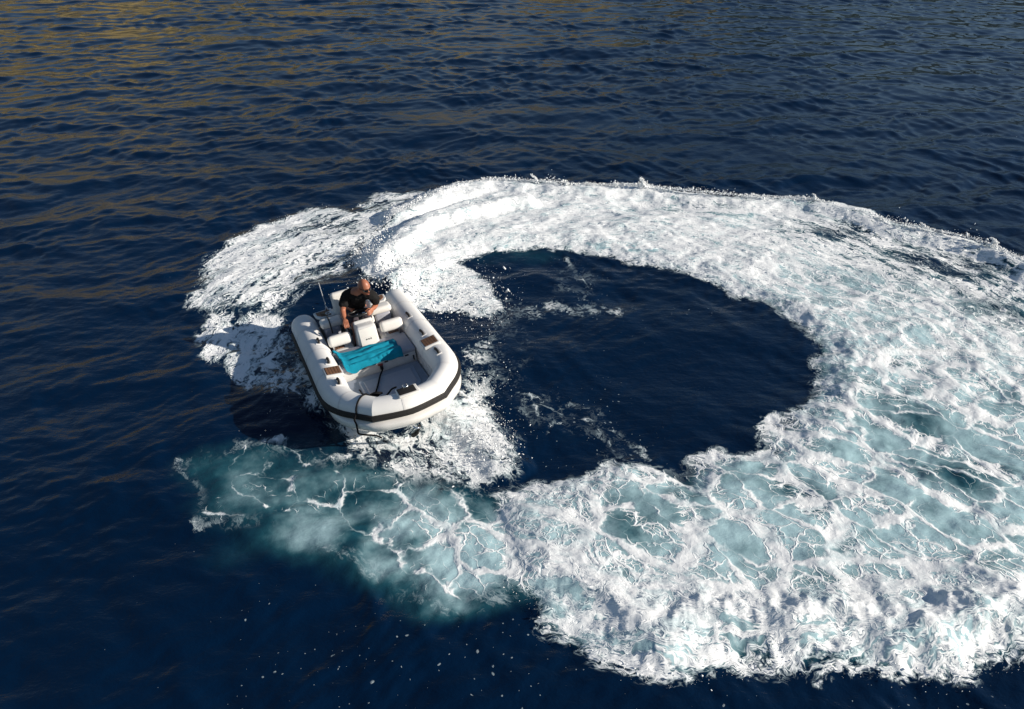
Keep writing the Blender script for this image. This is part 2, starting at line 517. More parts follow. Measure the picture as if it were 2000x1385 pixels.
# ------------------------------------------------------------------ the sea surface
def sea_height(x, y, spacing, calm):
    """choppy wind sea: many small wave trains, each left out where the sheet is too coarse for it"""
    r = np.random.default_rng(11)
    N = 84
    xa = x + 0.80 * perlin(x * 0.33, y * 0.33, 91) + 0.16 * perlin(x * 1.1, y * 1.1, 92)
    y = y + 0.65 * perlin(x * 0.33, y * 0.33, 93) + 0.13 * perlin(x * 1.1, y * 1.1, 94)
    x = xa
    lam = np.exp(np.linspace(math.log(0.16), math.log(5.5), N))
    z = np.zeros(x.shape, np.float32)
    dx = np.zeros(x.shape, np.float32)
    dy = np.zeros(x.shape, np.float32)
    gust = 0.75 + 0.55 * perlin(x * 0.11, y * 0.16, 5) + 0.5 * perlin(x * 0.31 + 9, y * 0.5, 6)
    gust = np.clip(gust, 0.2, 1.6)
    for i in range(N):
        L = lam[i] * (1 + 0.1 * r.standard_normal())
        th = R(-82) + R(27 if L > 0.8 else 42) * r.standard_normal()
        k = 2 * math.pi / L
        slope = 0.046 if L < 0.4 else 0.040 * (1.1 / max(L, 1.1)) ** 0.9
        a = slope / k
        fade = sstep(2.0, 3.4, L / spacing)
        ph = (k * (math.cos(th) * x + math.sin(th) * y) + r.uniform(0, 6.283)).astype(np.float32)
        amp = a * fade * (gust if L < 2 else 1.0) * (calm if L < 2.5 else 0.5 + 0.5 * calm)
        z += amp * np.sin(ph)
        if L > 0.5:
            c = amp * np.cos(ph) * 0.9
            dx += c * math.cos(th)
            dy += c * math.sin(th)
    return z, dx, dy


def build_sea():
    ang_d = np.linspace(R(-54), R(54), 940)
    ang_c = np.linspace(R(54), R(306), 62)[1:-1]
    ang = np.concatenate([ang_d, ang_c])
    rr = [0.3, 0.9, 1.6, 2.2]
    while rr[-1] < 58: rr.append(rr[-1] * 1.0033)
    st = 1.02
    while rr[-1] < 9000:
        rr.append(rr[-1] * st)
        st = min(st * 1.05, 1.3)
    rr = np.array(rr)
    nr, na = len(rr), len(ang)
    A, Q = np.meshgrid(ang, rr)
    x = (Q * np.sin(A)).ravel().astype(np.float32)
    y = (Q * np.cos(A)).ravel().astype(np.float32)
    sp = np.maximum(Q * (R(108) / 939), np.gradient(rr)[:, None])
    wide = (A > R(54.01)) & (A < R(305.9))
    sp = np.where(wide, np.maximum(sp, Q * R(4.1)), sp).ravel().astype(np.float32)
    den, aer, lac, flk = (sample(M, x, y) for M in (DEN, AER, LAC, FLK))
    hgt, chu = sample(HGT, x, y), sample(CHU, x, y)
    pool = np.zeros(XX.shape, np.float32)
    poly(pool, IN_RING, 1.0, 0.7)
    pl = sample(pool, x, y)
    near = sstep(9.5, 6.0, y + 0.25 * np.abs(x + 1)) * 0.25
    calm = np.clip(1 - 0.45 * pl - 0.55 * np.clip(den, 0, 1) - near, 0.15, 1)
    z, dx, dy = sea_height(x, y, sp, calm)
    z += hgt
    m = chu > 0.03
    cx, cy = ground(1230, 690)
    am, rm = np.arctan2(y[m] - cy, -(x[m] - cx)), np.hypot(x[m] - cx, y[m] - cy)
    wq = 0.25 * perlin(x[m] * 1.3, y[m] * 1.3, 3)
    xm, ym, cm = (am * 4.2 * 0.55 + wq).astype(np.float32), (rm + wq).astype(np.float32), chu[m]
    rel = 0.045 * fbm(xm * 2.0, ym * 2.0, 3, 60, 0.55) + 0.020 * (ridged(xm * 4.3, ym * 4.3, 2, 64) - 1.0) + 0.007 * fbm(xm * 13, ym * 13, 2, 70)
    z[m] += rel * cm
    m2 = lac * den > 0.05
    z[m2] += (0.03 * fbm(x[m2] * 3, y[m2] * 3, 3, 61)) * (lac * den)[m2]
    # where the boat floats the water is pushed down under her
    zz = z
    v = np.stack([x + dx, y + dy, zz], 1).astype(np.float32)
    # flow coordinates: along the turn and across it
    cx, cy = ground(1230, 690)
    a = np.arctan2(y - cy, -(x - cx))
    rad = np.hypot(x - cx, y - cy)
    flow = np.stack([x, y, np.zeros_like(x)], 1).astype(np.float32)
    polar = np.stack([a * 4.2, rad, np.zeros_like(a)], 1).astype(np.float32)
    col = np.stack([den, aer, lac, flk], 1).astype(np.float32)
    # faces
    i = np.arange(nr - 1)[:, None] * na
    j = np.arange(na)[None, :]
    j2 = (j + 1) % na
    quads = np.stack([i + j, i + j2, i + na + j2, i + na + j], -1).reshape(-1, 4)
    quads = quads[:, ::-1]
    fd = den[quads].mean(1) + 0.25 * (aer[quads].mean(1) > 0.99) + 0.12 * perlin(x[quads[:, 0]] * 5, y[quads[:, 0]] * 5, 21)
    isf = fd > 0.24
    return v, quads, isf, col, polar, na


def grid_obj(name, v, quads, col, polar, mat):
    used = np.unique(quads)
    remap = np.full(len(v), -1, np.int64)
    remap[used] = np.arange(len(used))
    q = remap[quads].astype(np.int32)
    me = bpy.data.meshes.new(name)
    me.vertices.add(len(used))
    me.vertices.foreach_set('co', v[used].ravel())
    me.loops.add(q.size)
    me.loops.foreach_set('vertex_index', q.ravel())
    me.polygons.add(len(q))
    me.polygons.foreach_set('loop_start', np.arange(0, q.size, 4, dtype=np.int32))
    me.polygons.foreach_set('use_smooth', np.ones(len(q), bool))
    a = me.attributes.new('wake', 'FLOAT_COLOR', 'POINT')
    a.data.foreach_set('color', col[used].ravel())
    c = me.attributes.new('fleck', 'FLOAT', 'POINT')
    c.data.foreach_set('value', np.ascontiguousarray(col[used][:, 3]))
    b = me.attributes.new('turn', 'FLOAT_VECTOR', 'POINT')
    b.data.foreach_set('vector', polar[used].ravel())
    me.update(calc_edges=True)
    me.materials.append(mat)
    o = bpy.data.objects.new(name, me)
    C.objects.link(o)
    return o


def sea_material():
    g = NT('sea_water')
    at = g.n('Attribute', attribute_name='wake')
    sep = g.n('SeparateColor')
    g.put(sep.inputs[0], at.outputs['Color'])
    D, A, L = sep.outputs[0], sep.outputs[1], sep.outputs[2]
    F = g.n('Attribute', attribute_name='fleck').outputs['Fac']
    tr = g.n('Attribute', attribute_name='turn').outputs['Vector']
    pos = g.n('NewGeometry').outputs['Position']
    # flatten position
    p2 = g.vmath('MULTIPLY', pos, (1, 1, 0))
    # --- churned foam in turn coordinates, stretched along the turn
    t0 = g.vmath('MULTIPLY', tr, (0.55, 1.0, 0))
    wv = g.vmath('SUBTRACT', g.noise(p2, 2.2, 3, 0.6, col=True), (0.5, 0.5, 0.5))
    t1 = g.vmath('ADD', t0, g.vmath('SCALE', wv, scale=0.45))
    n1 = g.noise(t1, 3.2, 5, 0.64, 0.35)
    n2 = g.noise(t1, 7.0, 3, 0.6, 0.9)
    n4 = g.noise(g.vmath('MULTIPLY', t1, (0.6, 1.15, 0)), 3.0, 3, 0.6, 1.2)
    r4 = g.math('SUBTRACT', 1.0, g.math('MULTIPLY', g.math('ABSOLUTE', g.math('SUBTRACT', n4, 0.5)), 6.0), clamp=True)
    r2 = g.math('SUBTRACT', 1.0, g.math('MULTIPLY', g.math('ABSOLUTE', g.math('SUBTRACT', n2, 0.5)), 5.0), clamp=True)
    T = g.math('ADD', g.math('ADD', g.math('MULTIPLY', n1, 0.88), g.math('MULTIPLY', r2, 0.28)), g.math('MULTIPLY', r4, 0.16))
    T = g.rng(T, 0.30, 0.90, 0.0, 1.0, False)
    thr = g.math('SUBTRACT', 1.0, D)
    ft = g.rng(T, g.math('SUBTRACT', thr, 0.14), g.math('ADD', thr, 0.27))
    # --- drained lacy foam: webs round rounded holes, drawn out along the run-off
    rot = g.n('VectorRotate', rotation_type='Z_AXIS')
    g.put(rot.inputs['Vector'], p2)
    rot.inputs['Angle'].default_value = R(38)
    q0 = g.vmath('MULTIPLY', rot.outputs[0], (0.74, 1.05, 0))
    wv2 = g.vmath('SUBTRACT', g.noise(p2, 1.6, 4, 0.62, col=True), (0.5, 0.5, 0.5))
    q1 = g.vmath('ADD', q0, g.vmath('SCALE', wv2, scale=0.55))
    e1 = g.voro(q1, 1.9, dim='2D')
    e2 = g.voro(g.vmath('ADD', q1, (7.3, 2.1, 0)), 5.2, dim='2D')
    e3 = g.voro(g.vmath('ADD', q1, (1.3, 9.1, 0)), 14.0)
    k1 = g.rng(e1, 0.0, 0.26, 1.0, 0.0, False)
    k2 = g.rng(e2, 0.0, 0.22, 0.86, 0.0, False)
    k3 = g.rng(e3, 0.0, 0.16, 0.70, 0.0, False)
    nl = g.noise(q1, 2.4, 5, 0.6)
    Lc = g.math('MAXIMUM', k1, g.math('MAXIMUM', k2, k3))
    Lc = g.math('ADD', g.math('MULTIPLY', Lc, 0.72), g.math('MULTIPLY', g.math('SUBTRACT', nl, 0.35), 0.85))
    fl = g.rng(Lc, g.math('SUBTRACT', g.math('MULTIPLY', thr, 1.05), 0.05), g.math('ADD', g.math('MULTIPLY', thr, 1.05), 0.22))
    f = g.mixf(L, ft, fl)
    f = g.math('MULTIPLY', f, g.rng(D, 0.03, 0.15))
    # --- loose flecks
    fv = g.n('TexVoronoi', feature='F1', voronoi_dimensions='2D')
    g.put(fv.inputs['Vector'], g.vmath('ADD', p2, g.vmath('SCALE', g.vmath('SUBTRACT', g.noise(p2, 9, 2, 0.5, col=True), (0.5, 0.5, 0.5)), scale=0.09)))
    fv.inputs['Scale'].default_value = 12.0
    rnd = g.n('SeparateColor')
    g.put(rnd.inputs[0], fv.outputs['Color'])
    clus = g.noise(p2, 1.7, 3, 0.6)
    size = g.math('MULTIPLY', g.math('POWER', rnd.outputs[0], 7.0), 0.27)
    size = g.math('MULTIPLY', size, g.rng(g.math('ADD', F, g.math('MULTIPLY', g.math('SUBTRACT', clus, 0.5), 1.6)), 0.10, 0.65))
    fk = g.rng(fv.outputs['Distance'], size, g.math('MULTIPLY', size, 0.55))
    fk = g.math('MULTIPLY', fk, g.rng(size, 0.012, 0.04, 0.0, 0.42))
    f = g.math('MAXIMUM', f, fk)
    # --- colours that belong to the water itself
    an = g.noise(p2, 1.3, 4, 0.6)
    aer = g.math('MULTIPLY', A, g.rng(an, 0.28, 0.68, 0.42, 1.12, False), clamp=True)
    navy = g.mixc(g.noise(p2, 0.25, 2, 0.5), (0.0002, 0.0060, 0.0215, 1), (0.0004, 0.0110, 0.0380, 1))
    teal = g.mixc(g.rng(aer, 0.05, 0.5), navy, (0.016, 0.082, 0.108, 1))
    turq = g.mixc(g.rng(aer, 0.3, 0.85), teal, (0.37, 0.54, 0.585, 1))
    # --- relief too fine for the sheet
    rp = g.vmath('MULTIPLY', p2, (0.75, 1.25, 0))
    w1 = g.noise(rp, 7.0, 4, 0.6, 0.2)
    bw = g.n('Bump')
    dist = g.vmath('LENGTH', p2)
    g.put(bw.inputs['Strength'], g.rng(dist, 9.0, 34.0, 0.75, 0.12))
    bw.inputs['Distance'].default_value = 0.020
    g.put(bw.inputs['Height'], w1)
    bf = g.n('Bump')
    bf.inputs['Strength'].default_value = 0.55
    bf.inputs['Distance'].default_value = 0.03
    fh = g.math('ADD', g.math('MULTIPLY', f, 0.55), g.math('ADD', g.math('MULTIPLY', g.mixf(L, T, Lc), 0.9), g.math('MULTIPLY', g.noise(p2, 26.0, 2, 0.5), 0.18)))
    g.put(bf.inputs['Height'], fh)
    wat = g.bsdf(Base_Color=turq, Roughness=g.mixf(aer, 0.05, 0.22), IOR=1.333)
    g.put(wat.inputs['Normal'], bw.outputs[0])
    wet = g.math('ADD', g.math('MULTIPLY', g.rng(n1, 0.32, 0.66), 0.62), g.math('MULTIPLY', r4, 0.38))
    fcol = g.mixc(g.math('MULTIPLY', g.rng(f, 0.15, 1.0), g.rng(wet, 0.0, 0.75, 0.25, 1.0)), (0.44, 0.57, 0.61, 1), (0.84, 0.86, 0.87, 1))
    foam = g.bsdf(Base_Color=fcol, Roughness=0.7, Specular_IOR_Level=0.3)
    g.put(foam.inputs['Normal'], bf.outputs[0])
    mx = g.n('MixShader')
    g.put(mx.inputs[0], g.math('MULTIPLY', f, 0.97))
    g.put(mx.inputs[1], wat.outputs[0])
    g.put(mx.inputs[2], foam.outputs[0])
    g.put(g.out.inputs[0], mx.outputs[0])
    return g.m


SEA = sea_material()
v, quads, isf, col, polar, NA = build_sea()
water = grid_obj('water', v, quads[~isf], col, polar, SEA)
tag(water, 'dark blue choppy sea with golden reflections', kind='structure')
foam = grid_obj('wake_foam', v, quads[isf], col, polar, SEA)
tag(foam, 'ring of churned white foam and lacy wake left by the turning boat', 'foam', kind='stuff')
SEAV = v


# ------------------------------------------------------------------ hills across the bay (they colour the reflections)
def build_hills():
    nx, ny = 220, 60
    xs = np.linspace(-900, 900, nx)
    ys = np.linspace(0, 1, ny)
    Xh, Th = np.meshgrid(xs, ys)
    base = 150 + 40 * np.sin(Xh / 170.0) + 30 * fbm(Xh / 120, Xh * 0 + 3.3, 3, 31) + 0.00028 * Xh ** 2
    Yh = base + Th * 330
    top = 54 - 0.02 * Xh + 26 * sstep(-20, -160, Xh) + 30 * sstep(20, 160, Xh) + 18 * fbm(Xh / 150, Xh * 0 + 1.7, 4, 33)
    top = np.clip(top, 18, 120)
    Z = -2 + top * sstep(0, 0.75, Th) + 9 * fbm(Xh / 45, Yh / 45, 4, 35) * sstep(0, 0.2, Th)
    vv = np.stack([Xh, Yh, Z], -1).reshape(-1, 3)
    i = np.arange(ny - 1)[:, None] * nx
    j = np.arange(nx - 1)[None, :]
    q = np.stack([i + j, i + j + 1, i + nx + j + 1, i + nx + j], -1).reshape(-1, 4)
    me = bpy.data.meshes.new('hills')
    me.from_pydata(vv.tolist(), [], q.tolist())
    me.polygons.foreach_set('use_smooth', np.ones(len(q), bool))
    g = NT('dry_hillside')
    co = g.n('NewGeometry').outputs['Position']
    n = g.noise(co, 0.035, 6, 0.62)
    n2 = g.noise(co, 0.3, 4, 0.6)
    c = g.mixc(g.rng(n, 0.45, 0.58), (0.28, 0.215, 0.085, 1), (0.05, 0.055, 0.024, 1))
    c = g.mixc(g.rng(n2, 0.55, 0.75), c, (0.26, 0.20, 0.11, 1))
    sx = g.n('SeparateXYZ')
    g.put(sx.inputs[0], co)
    xw = g.math('ADD', sx.outputs[0], g.math('MULTIPLY', g.math('SUBTRACT', n, 0.5), 160.0))
    c = g.mixc(g.rng(xw, 0.0, 70.0), c, (0.022, 0.034, 0.022, 1))
    c = g.mixc(g.rng(g.math('ABSOLUTE', g.math('ADD', sx.outputs[0], 7.0)), 9.0, 5.0), c, (0.20, 0.175, 0.12, 1))
    b = g.bsdf(Base_Color=c, Roughness=0.9, Specular_IOR_Level=0.1)
    g.put(g.out.inputs[0], b.outputs[0])
    me.materials.append(g.m)
    o = bpy.data.objects.new('hills', me)
    C.objects.link(o)
    tag(o, 'dry golden brown hills across the bay', kind='structure')


build_hills()
# ------------------------------------------------------------------ materials of the boat
M = {
    'tube': simple('white_tube_fabric', (0.76, 0.755, 0.74), 0.45, 0.0, 220, 0.06, 3.0),
    'gel': simple('white_gelcoat', (0.64, 0.635, 0.62), 0.28, 0.0, 60, 0.05, 4.0, coat=0.2),
    'hull': simple('hull_gelcoat', (0.72, 0.70, 0.67), 0.22, 0.0, 60, 0.05, 4.0, coat=0.3),
    'floor': simple('grey_deck', (0.25, 0.29, 0.36), 0.6, 0.0, 300, 0.10, 6.0),
    'vinyl': simple('white_vinyl', (0.74, 0.72, 0.68), 0.42, 0.0, 90, 0.06, 5.0),
    'gvinyl': simple('grey_vinyl', (0.33, 0.34, 0.39), 0.5, 0.0, 90, 0.08, 5.0),
    'rubber': simple('black_rubber', (0.011, 0.009, 0.008), 0.7, 0.002, 120, 0.3, 14.0),
    'teak': simple('teak', (0.19, 0.092, 0.045), 0.55, 0.002, 160, 0.35, 30.0),
    'caulk': simple('black_caulk', (0.03, 0.025, 0.022), 0.7),
    'black': simple('black_plastic', (0.014, 0.014, 0.015), 0.35),
    'chrome': simple('polished_steel', (0.75, 0.76, 0.78), 0.12, metal=1.0),
    'rope': simple('black_rope', (0.005, 0.005, 0.007), 0.9, 0.0, 180, 0.3, 40, spec=0.2),
    'mark': simple('grey_print', (0.09, 0.09, 0.09), 0.5),
    'red': simple('red_plastic', (0.22, 0.03, 0.03), 0.4),
    'towel': simple('turquoise_towel', (0.003, 0.225, 0.335), 0.85, 0.0, 260, 0.22, 7.0, spec=0.2),
    'tape': simple('pale_seam_tape', (0.70, 0.69, 0.68), 0.5),
    'skin': simple('tanned_skin', (0.36, 0.135, 0.075), 0.45, 0.001, 150, 0.14, 12),
    'lips': simple('lips', (0.30, 0.09, 0.07), 0.45),
    'shirt': simple('black_cotton', (0.012, 0.0115, 0.012), 0.9, 0.006, 22, 0.3, 12, spec=0.2),
    'shorts': simple('dark_grey_cotton', (0.060, 0.050, 0.062), 0.9, 0.006, 25, 0.2, 12, spec=0.2),
    'lens': simple('dark_lens', (0.008, 0.008, 0.010), 0.08),
    'shoe': simple('dark_canvas_shoe', (0.03, 0.03, 0.035), 0.8),
    'antenna': simple('antenna_white', (0.55, 0.57, 0.60), 0.4),
}


def mesh(name, vs, fs, mat, parent=None, smooth=True, angle=38):
    me = bpy.data.meshes.new(name)
    me.from_pydata([tuple(map(float, q)) for q in vs], [], fs)
    bm = bmesh.new()
    bm.from_mesh(me)
    bmesh.ops.recalc_face_normals(bm, faces=bm.faces)
    bm.to_mesh(me)
    bm.free()
    if smooth:
        me.polygons.foreach_set('use_smooth', np.ones(len(me.polygons), bool))
        if angle: me.set_sharp_from_angle(angle=R(angle))
    if mat: me.materials.append(mat)
    o = bpy.data.objects.new(name, me)
    C.objects.link(o)
    if parent: o.parent = parent
    return o


def rbox(name, c, s, bev, mat, parent=None, rot=(0, 0, 0), taper=None, seg=3, edit=None, angle=38):
    bm = bmesh.new()
    bmesh.ops.create_cube(bm, size=1.0)
    for q in bm.verts:
        t = q.co.z + 0.5
        k = (1, 1) if not taper else (1 + (taper[0] - 1) * t, 1 + (taper[1] - 1) * t)
        q.co = Vector((q.co.x * s[0] * k[0], q.co.y * s[1] * k[1], q.co.z * s[2]))
    if edit: edit(bm)
    if bev:
        bmesh.ops.bevel(bm, geom=list(bm.edges), offset=bev, segments=seg, profile=0.5, affect='EDGES')
    mt = Matrix.Translation(c) @ Euler(rot).to_matrix().to_4x4()
    bmesh.ops.transform(bm, matrix=mt, verts=bm.verts)
    me = bpy.data.meshes.new(name)
    bm.to_mesh(me)
    bm.free()
    me.polygons.foreach_set('use_smooth', np.ones(len(me.polygons), bool))
    me.set_sharp_from_angle(angle=R(angle))
    me.materials.append(mat)
    o = bpy.data.objects.new(name, me)
    C.objects.link(o)
    if parent: o.parent = parent
    return o


def catmull(pts, n=8):
    pts = [Vector(p) for p in pts]
    P = [2 * pts[0] - pts[1]] + pts + [2 * pts[-1] - pts[-2]]
    out = []
    for i in range(1, len(P) - 2):
        for k in range(n):
            t = k / n
            a, b, c, d = P[i - 1:i + 3]
            out.append(0.5 * ((2 * b) + (c - a) * t + (2 * a - 5 * b + 4 * c - d) * t * t + (3 * b - a - 3 * c + d) * t ** 3))
    out.append(pts[-1])
    return out


def cord(name, pts, r, mat, parent=None, n=8, sides=7, closed=False):
    """round cord through points"""
    pp = catmull(pts, n) if n > 1 else [Vector(p) for p in pts]
    vs, fs = [], []
    up = Vector((0, 0, 1))
    m = len(pp)
    prev = None
    for i, p in enumerate(pp):
        if closed: t = pp[(i + 1) % m] - pp[i - 1]
        else: t = pp[min(i + 1, m - 1)] - pp[max(i - 1, 0)]
        t.normalize()
        if prev is None:
            a = t.cross(up if abs(t.z) < 0.9 else Vector((1, 0, 0))).normalized()
        else:
            a = (prev - t * prev.dot(t)).normalized()
        prev = a
        b = t.cross(a)
        rr = r[min(i, len(r) - 1)] if isinstance(r, (list, tuple)) else r
        for k in range(sides):
            w = 2 * math.pi * k / sides
            vs.append(p + a * math.cos(w) * rr + b * math.sin(w) * rr)
    for i in range(m if closed else m - 1):
        for k in range(sides):
            j = (i + 1) % m
            fs.append((i * sides + k, i * sides + (k + 1) % sides, j * sides + (k + 1) % sides, j * sides + k))
    if not closed:
        fs.append(tuple(range(sides)))
        fs.append(tuple(range((m - 1) * sides, m * sides)))
    return mesh(name, vs, fs, mat, parent, angle=60)


# ------------------------------------------------------------------ the boat
BOAT_POS, BOAT_YAW, BOAT_PITCH, BOAT_ROLL = (-1.789, 8.491, 0.05), R(-65.5), R(4.8), R(4.5)
cy_, sy_ = math.cos(BOAT_YAW), math.sin(BOAT_YAW)
BM = Matrix.Translation(BOAT_POS) @ Matrix.Rotation(BOAT_YAW, 4, 'Z') @ Matrix.Rotation(-BOAT_PITCH, 4, 'Y') @ Matrix.Rotation(BOAT_ROLL, 4, 'X')
boat = bpy.data.objects.new('inflatable_boat', None)
C.objects.link(boat)
boat.matrix_world = BM
tag(boat, 'white rigid inflatable tender turning hard on the dark sea', 'boat')

TR = 0.192
BY = 0.735


def rad(x):
    t = min(max((x - 0.35) / 0.8, 0), 1)
    return TR - 0.036 * t * t * (3 - 2 * t)


def half_path():
    pts = [(-1.66 + 0.08 * i, -BY) for i in range(27)]
    a, b, c = Vector((0.5, -BY)), Vector((0.86, -BY)), Vector((1.08, -0.54))
    for i in range(1, 10):
        t = i / 9
        pts.append(tuple(a * (1 - t) ** 2 + b * 2 * t * (1 - t) + c * t * t))
    K = Vector((1.26, -0.38))
    for i in range(1, 5): pts.append(tuple(c.lerp(K, i / 4)))
    kink = len(pts) - 1
    d, e = Vector((1.335, -0.13)), Vector((1.345, 0))
    for i in range(1, 6):
        t = i / 5
        pts.append(tuple(K * (1 - t) ** 2 + d * 2 * t * (1 - t) + e * t * t))
    return pts, kink


hp, KI = half_path()
PATH = hp + [(x, -y) for x, y in reversed(hp[:-1])]
KINKS = (KI, len(PATH) - 1 - KI)
SEG_OUT = []                      # outward direction and mitre of each station
for i, p in enumerate(PATH):
    a = Vector(PATH[max(i - 1, 0)])
    b = Vector(PATH[min(i + 1, len(PATH) - 1)])
    p = Vector(p)
    t0 = (p - a).normalized() if i > 0 else (b - p).normalized()
    t1 = (b - p).normalized() if i < len(PATH) - 1 else t0
    t = (t0 + t1).normalized()
    n = Vector((t.y, -t.x))
    SEG_OUT.append((n, 1.0 / max(math.cos(t0.angle(t1) / 2), 0.7)))


def zc(x):
    t = min(max((x - 0.2) / 1.0, 0), 1)
    return 0.42 + 0.045 * t * t * (3 - 2 * t)


def station(i, off, z):
    n, m = SEG_OUT[i]
    x, y = PATH[i]
    return Vector((x + n.x * off * m, y + n.y * off * m, z))


def build_tube():
    NS = 40
    vs, fs, rings = [], [], []
    first, last = 0, len(PATH) - 1
    seq = [(first, r_, dx) for r_, dx in ((0.03, -0.150), (0.10, -0.145), (0.15, -0.115), (0.182, -0.065))]
    seq += [(i, TR, 0) for i in range(len(PATH))]
    seq += [(last, r_, dx) for r_, dx in ((0.182, -0.065), (0.15, -0.115), (0.10, -0.145), (0.03, -0.150))]
    for i, r_, dx in seq:
        z0 = zc(PATH[i][0])
        rings.append(len(vs))
        r_ *= rad(PATH[i][0]) / TR
        for k in range(NS):
            w = 2 * math.pi * k / NS
            q = station(i, math.cos(w) * r_, z0 + math.sin(w) * r_)
            q.x += dx
            vs.append(q)
    for a, b in zip(rings[:-1], rings[1:]):
        for k in range(NS):
            fs.append((a + k, a + (k + 1) % NS, b + (k + 1) % NS, b + k))
    fs.append(tuple(range(rings[0], rings[0] + NS)))
    fs.append(tuple(range(rings[-1], rings[-1] + NS)))
    o = mesh('tube', vs, fs, M['tube'], boat, angle=0)
    me = o.data
    kk = set()
    for s in KINKS:
        r0 = rings[s + 4]
        kk |= set(range(r0, r0 + NS))
    sh = me.attributes.get('sharp_edge') or me.attributes.new('sharp_edge', 'BOOLEAN', 'EDGE')
    for e in me.edges:
        if e.vertices[0] in kk and e.vertices[1] in kk:
            sh.data[e.index].value = True
    return o


tube = build_tube()


def band(name, i0, i1, prof, mat, parent):
    """closed profile (offset, dz) swept along path stations i0..i1"""
    vs, fs = [], []
    m = len(prof)
    st = list(range(i0, i1 + 1))
    for i in st:
        for o_, dz in prof:
            kr = rad(PATH[i][0]) / TR
            vs.append(station(i, o_ * kr, zc(PATH[i][0]) + dz * kr + (1 - kr) * 0.06))
    for a in range(len(st) - 1):
        for k in range(m):
            fs.append((a * m + k, a * m + (k + 1) % m, (a + 1) * m + (k + 1) % m, (a + 1) * m + k))
    fs.append(tuple(range(m)))
    fs.append(tuple(range((len(st) - 1) * m, len(st) * m)))
    return mesh(name, vs, fs, mat, parent, angle=30)


# rubbing strake: a broad ribbed rubber band round the outside
band('rubbing_strake', 1, len(PATH) - 2,
     [(0.170, -0.095), (0.205, -0.090), (0.222, -0.078), (0.217, -0.058), (0.228, -0.046), (0.228, -0.026), (0.217, -0.014), (0.216, 0.000), (0.206, 0.012), (0.17, 0.010)],
     M['rubber'], boat)
# seams of the tube panels
for i in (6, 15, 24, KINKS[0] - 7, KINKS[1] + 7, len(PATH) - 25, len(PATH) - 16, len(PATH) - 7, KINKS[0] + 4):
    vs, fs = [], []
    x, y = PATH[i]
    n, _ = SEG_OUT[i]
    t = Vector((-n.y, n.x))
    N = 24
    for sgn in (-0.012, 0.012):
        for k in range(N + 1):
            w = R(-20) + R(200) * k / N
            vs.append((x + n.x * math.cos(w) * (rad(x) + 0.0025) + t.x * sgn, y + n.y * math.cos(w) * (rad(x) + 0.0025) + t.y * sgn, zc(x) + math.sin(w) * (rad(x) + 0.0025)))
    for k in range(N): fs.append((k, k + 1, N + 2 + k, N + 1 + k))
    mesh('seam_tape', vs, fs, M['tape'], tube)


def build_hull():
    lev = [(0.10, 0.36), (0.19, 0.318), (0.202, 0.29), (0.185, 0.20), (0.12, 0.10), (0.02, 0.0), (-0.18, -0.10), (-0.40, -0.17)]
    vs, fs = [], []
    n = len(PATH)
    for off, z in lev:
        for i in range(n):
            x = PATH[i][0]
            lift = 0.16 * max(0, (x - 0.3)) ** 1.5 * min(1, max(0, (0.3 - z) * 2.2))
            fl = min(max((x - 0.1) / 0.9, 0), 1)
            q = station(i, off - 0.085 * (1 - fl) * (off > 0), z + lift + (zc(x) - 0.42))
            if z < 0.1:
                q.y *= 1 - 0.12 * (0.1 - z)
            vs.append(q)
    for a in range(len(lev) - 1):
        for i in range(n - 1):
            fs.append((a * n + i, a * n + i + 1, (a + 1) * n + i + 1, (a + 1) * n + i))
    b = (len(lev) - 1) * n
    # close the bottom with a keel line
    kl = []
    for i in range(n // 2 + 1):
        x = vs[b + i].x
        kl.append(len(vs))
        vs.append(Vector((x, 0, vs[b + i].z - 0.04)))
    for i in range(n // 2):
        fs.append((b + i, b + i + 1, kl[i + 1], kl[i]))
        j = n - 1 - i
        fs.append((b + j, b + j - 1, kl[i + 1], kl[i]))
    # transom
    fs.append(tuple([a * n for a in range(len(lev))] + [kl[0]] + [a * n + n - 1 for a in reversed(range(len(lev)))]))
    return mesh('hull', vs, fs, M['hull'], boat, angle=50)


build_hull()


def build_liner():
    lev = [(-0.10, 0.57), (-0.165, 0.52), (-0.20, 0.42), (-0.205, 0.30), (-0.22, 0.19), (-0.27, 0.165)]
    vs, fs = [], []
    i0, i1 = 3, len(PATH) - 4
    n = i1 - i0 + 1
    for off, z in lev:
        for i in range(i0, i1 + 1):
            vs.append(station(i, off * rad(PATH[i][0]) / 0.205, z - (0.205 - rad(PATH[i][0])) * (z > 0.5) + (zc(PATH[i][0]) - 0.42)))
    for a in range(len(lev) - 1):
        for i in range(n - 1):
            fs.append((a * n + i, a * n + i + 1, (a + 1) * n + i + 1, (a + 1) * n + i))
    mesh('cockpit_liner', vs, fs, M['gel'], boat)
    # floor
    i0, i1 = 3, len(PATH) - 4
    ring = [station(i, -0.25, 0.17) for i in range(i0, i1 + 1)]
    mesh('floor', ring, [tuple(range(len(ring)))], M['floor'], boat, smooth=False)


build_liner()


# bow step with its lid
def plate(name, outline, z0, z1, mat, parent, inset=0.012):
    n = len(outline)
    c = sum((Vector((x, y)) for x, y in outline), Vector((0, 0))) / n
    vs = []
    for z, k in ((z0, 0), (z1 - inset, 0), (z1, inset)):
        for x, y in outline:
            d = Vector((x, y)) - c
            l = d.length
            d = d * ((l - k) / l)
            vs.append((c.x + d.x, c.y + d.y, z))
    fs = [tuple(range(n))[::-1], tuple(range(2 * n, 3 * n))]
    for a in range(2):
        for i in range(n):
            fs.append((a * n + i, a * n + (i + 1) % n, (a + 1) * n + (i + 1) % n, (a + 1) * n + i))
    return mesh(name, vs, fs, mat, parent, angle=25)


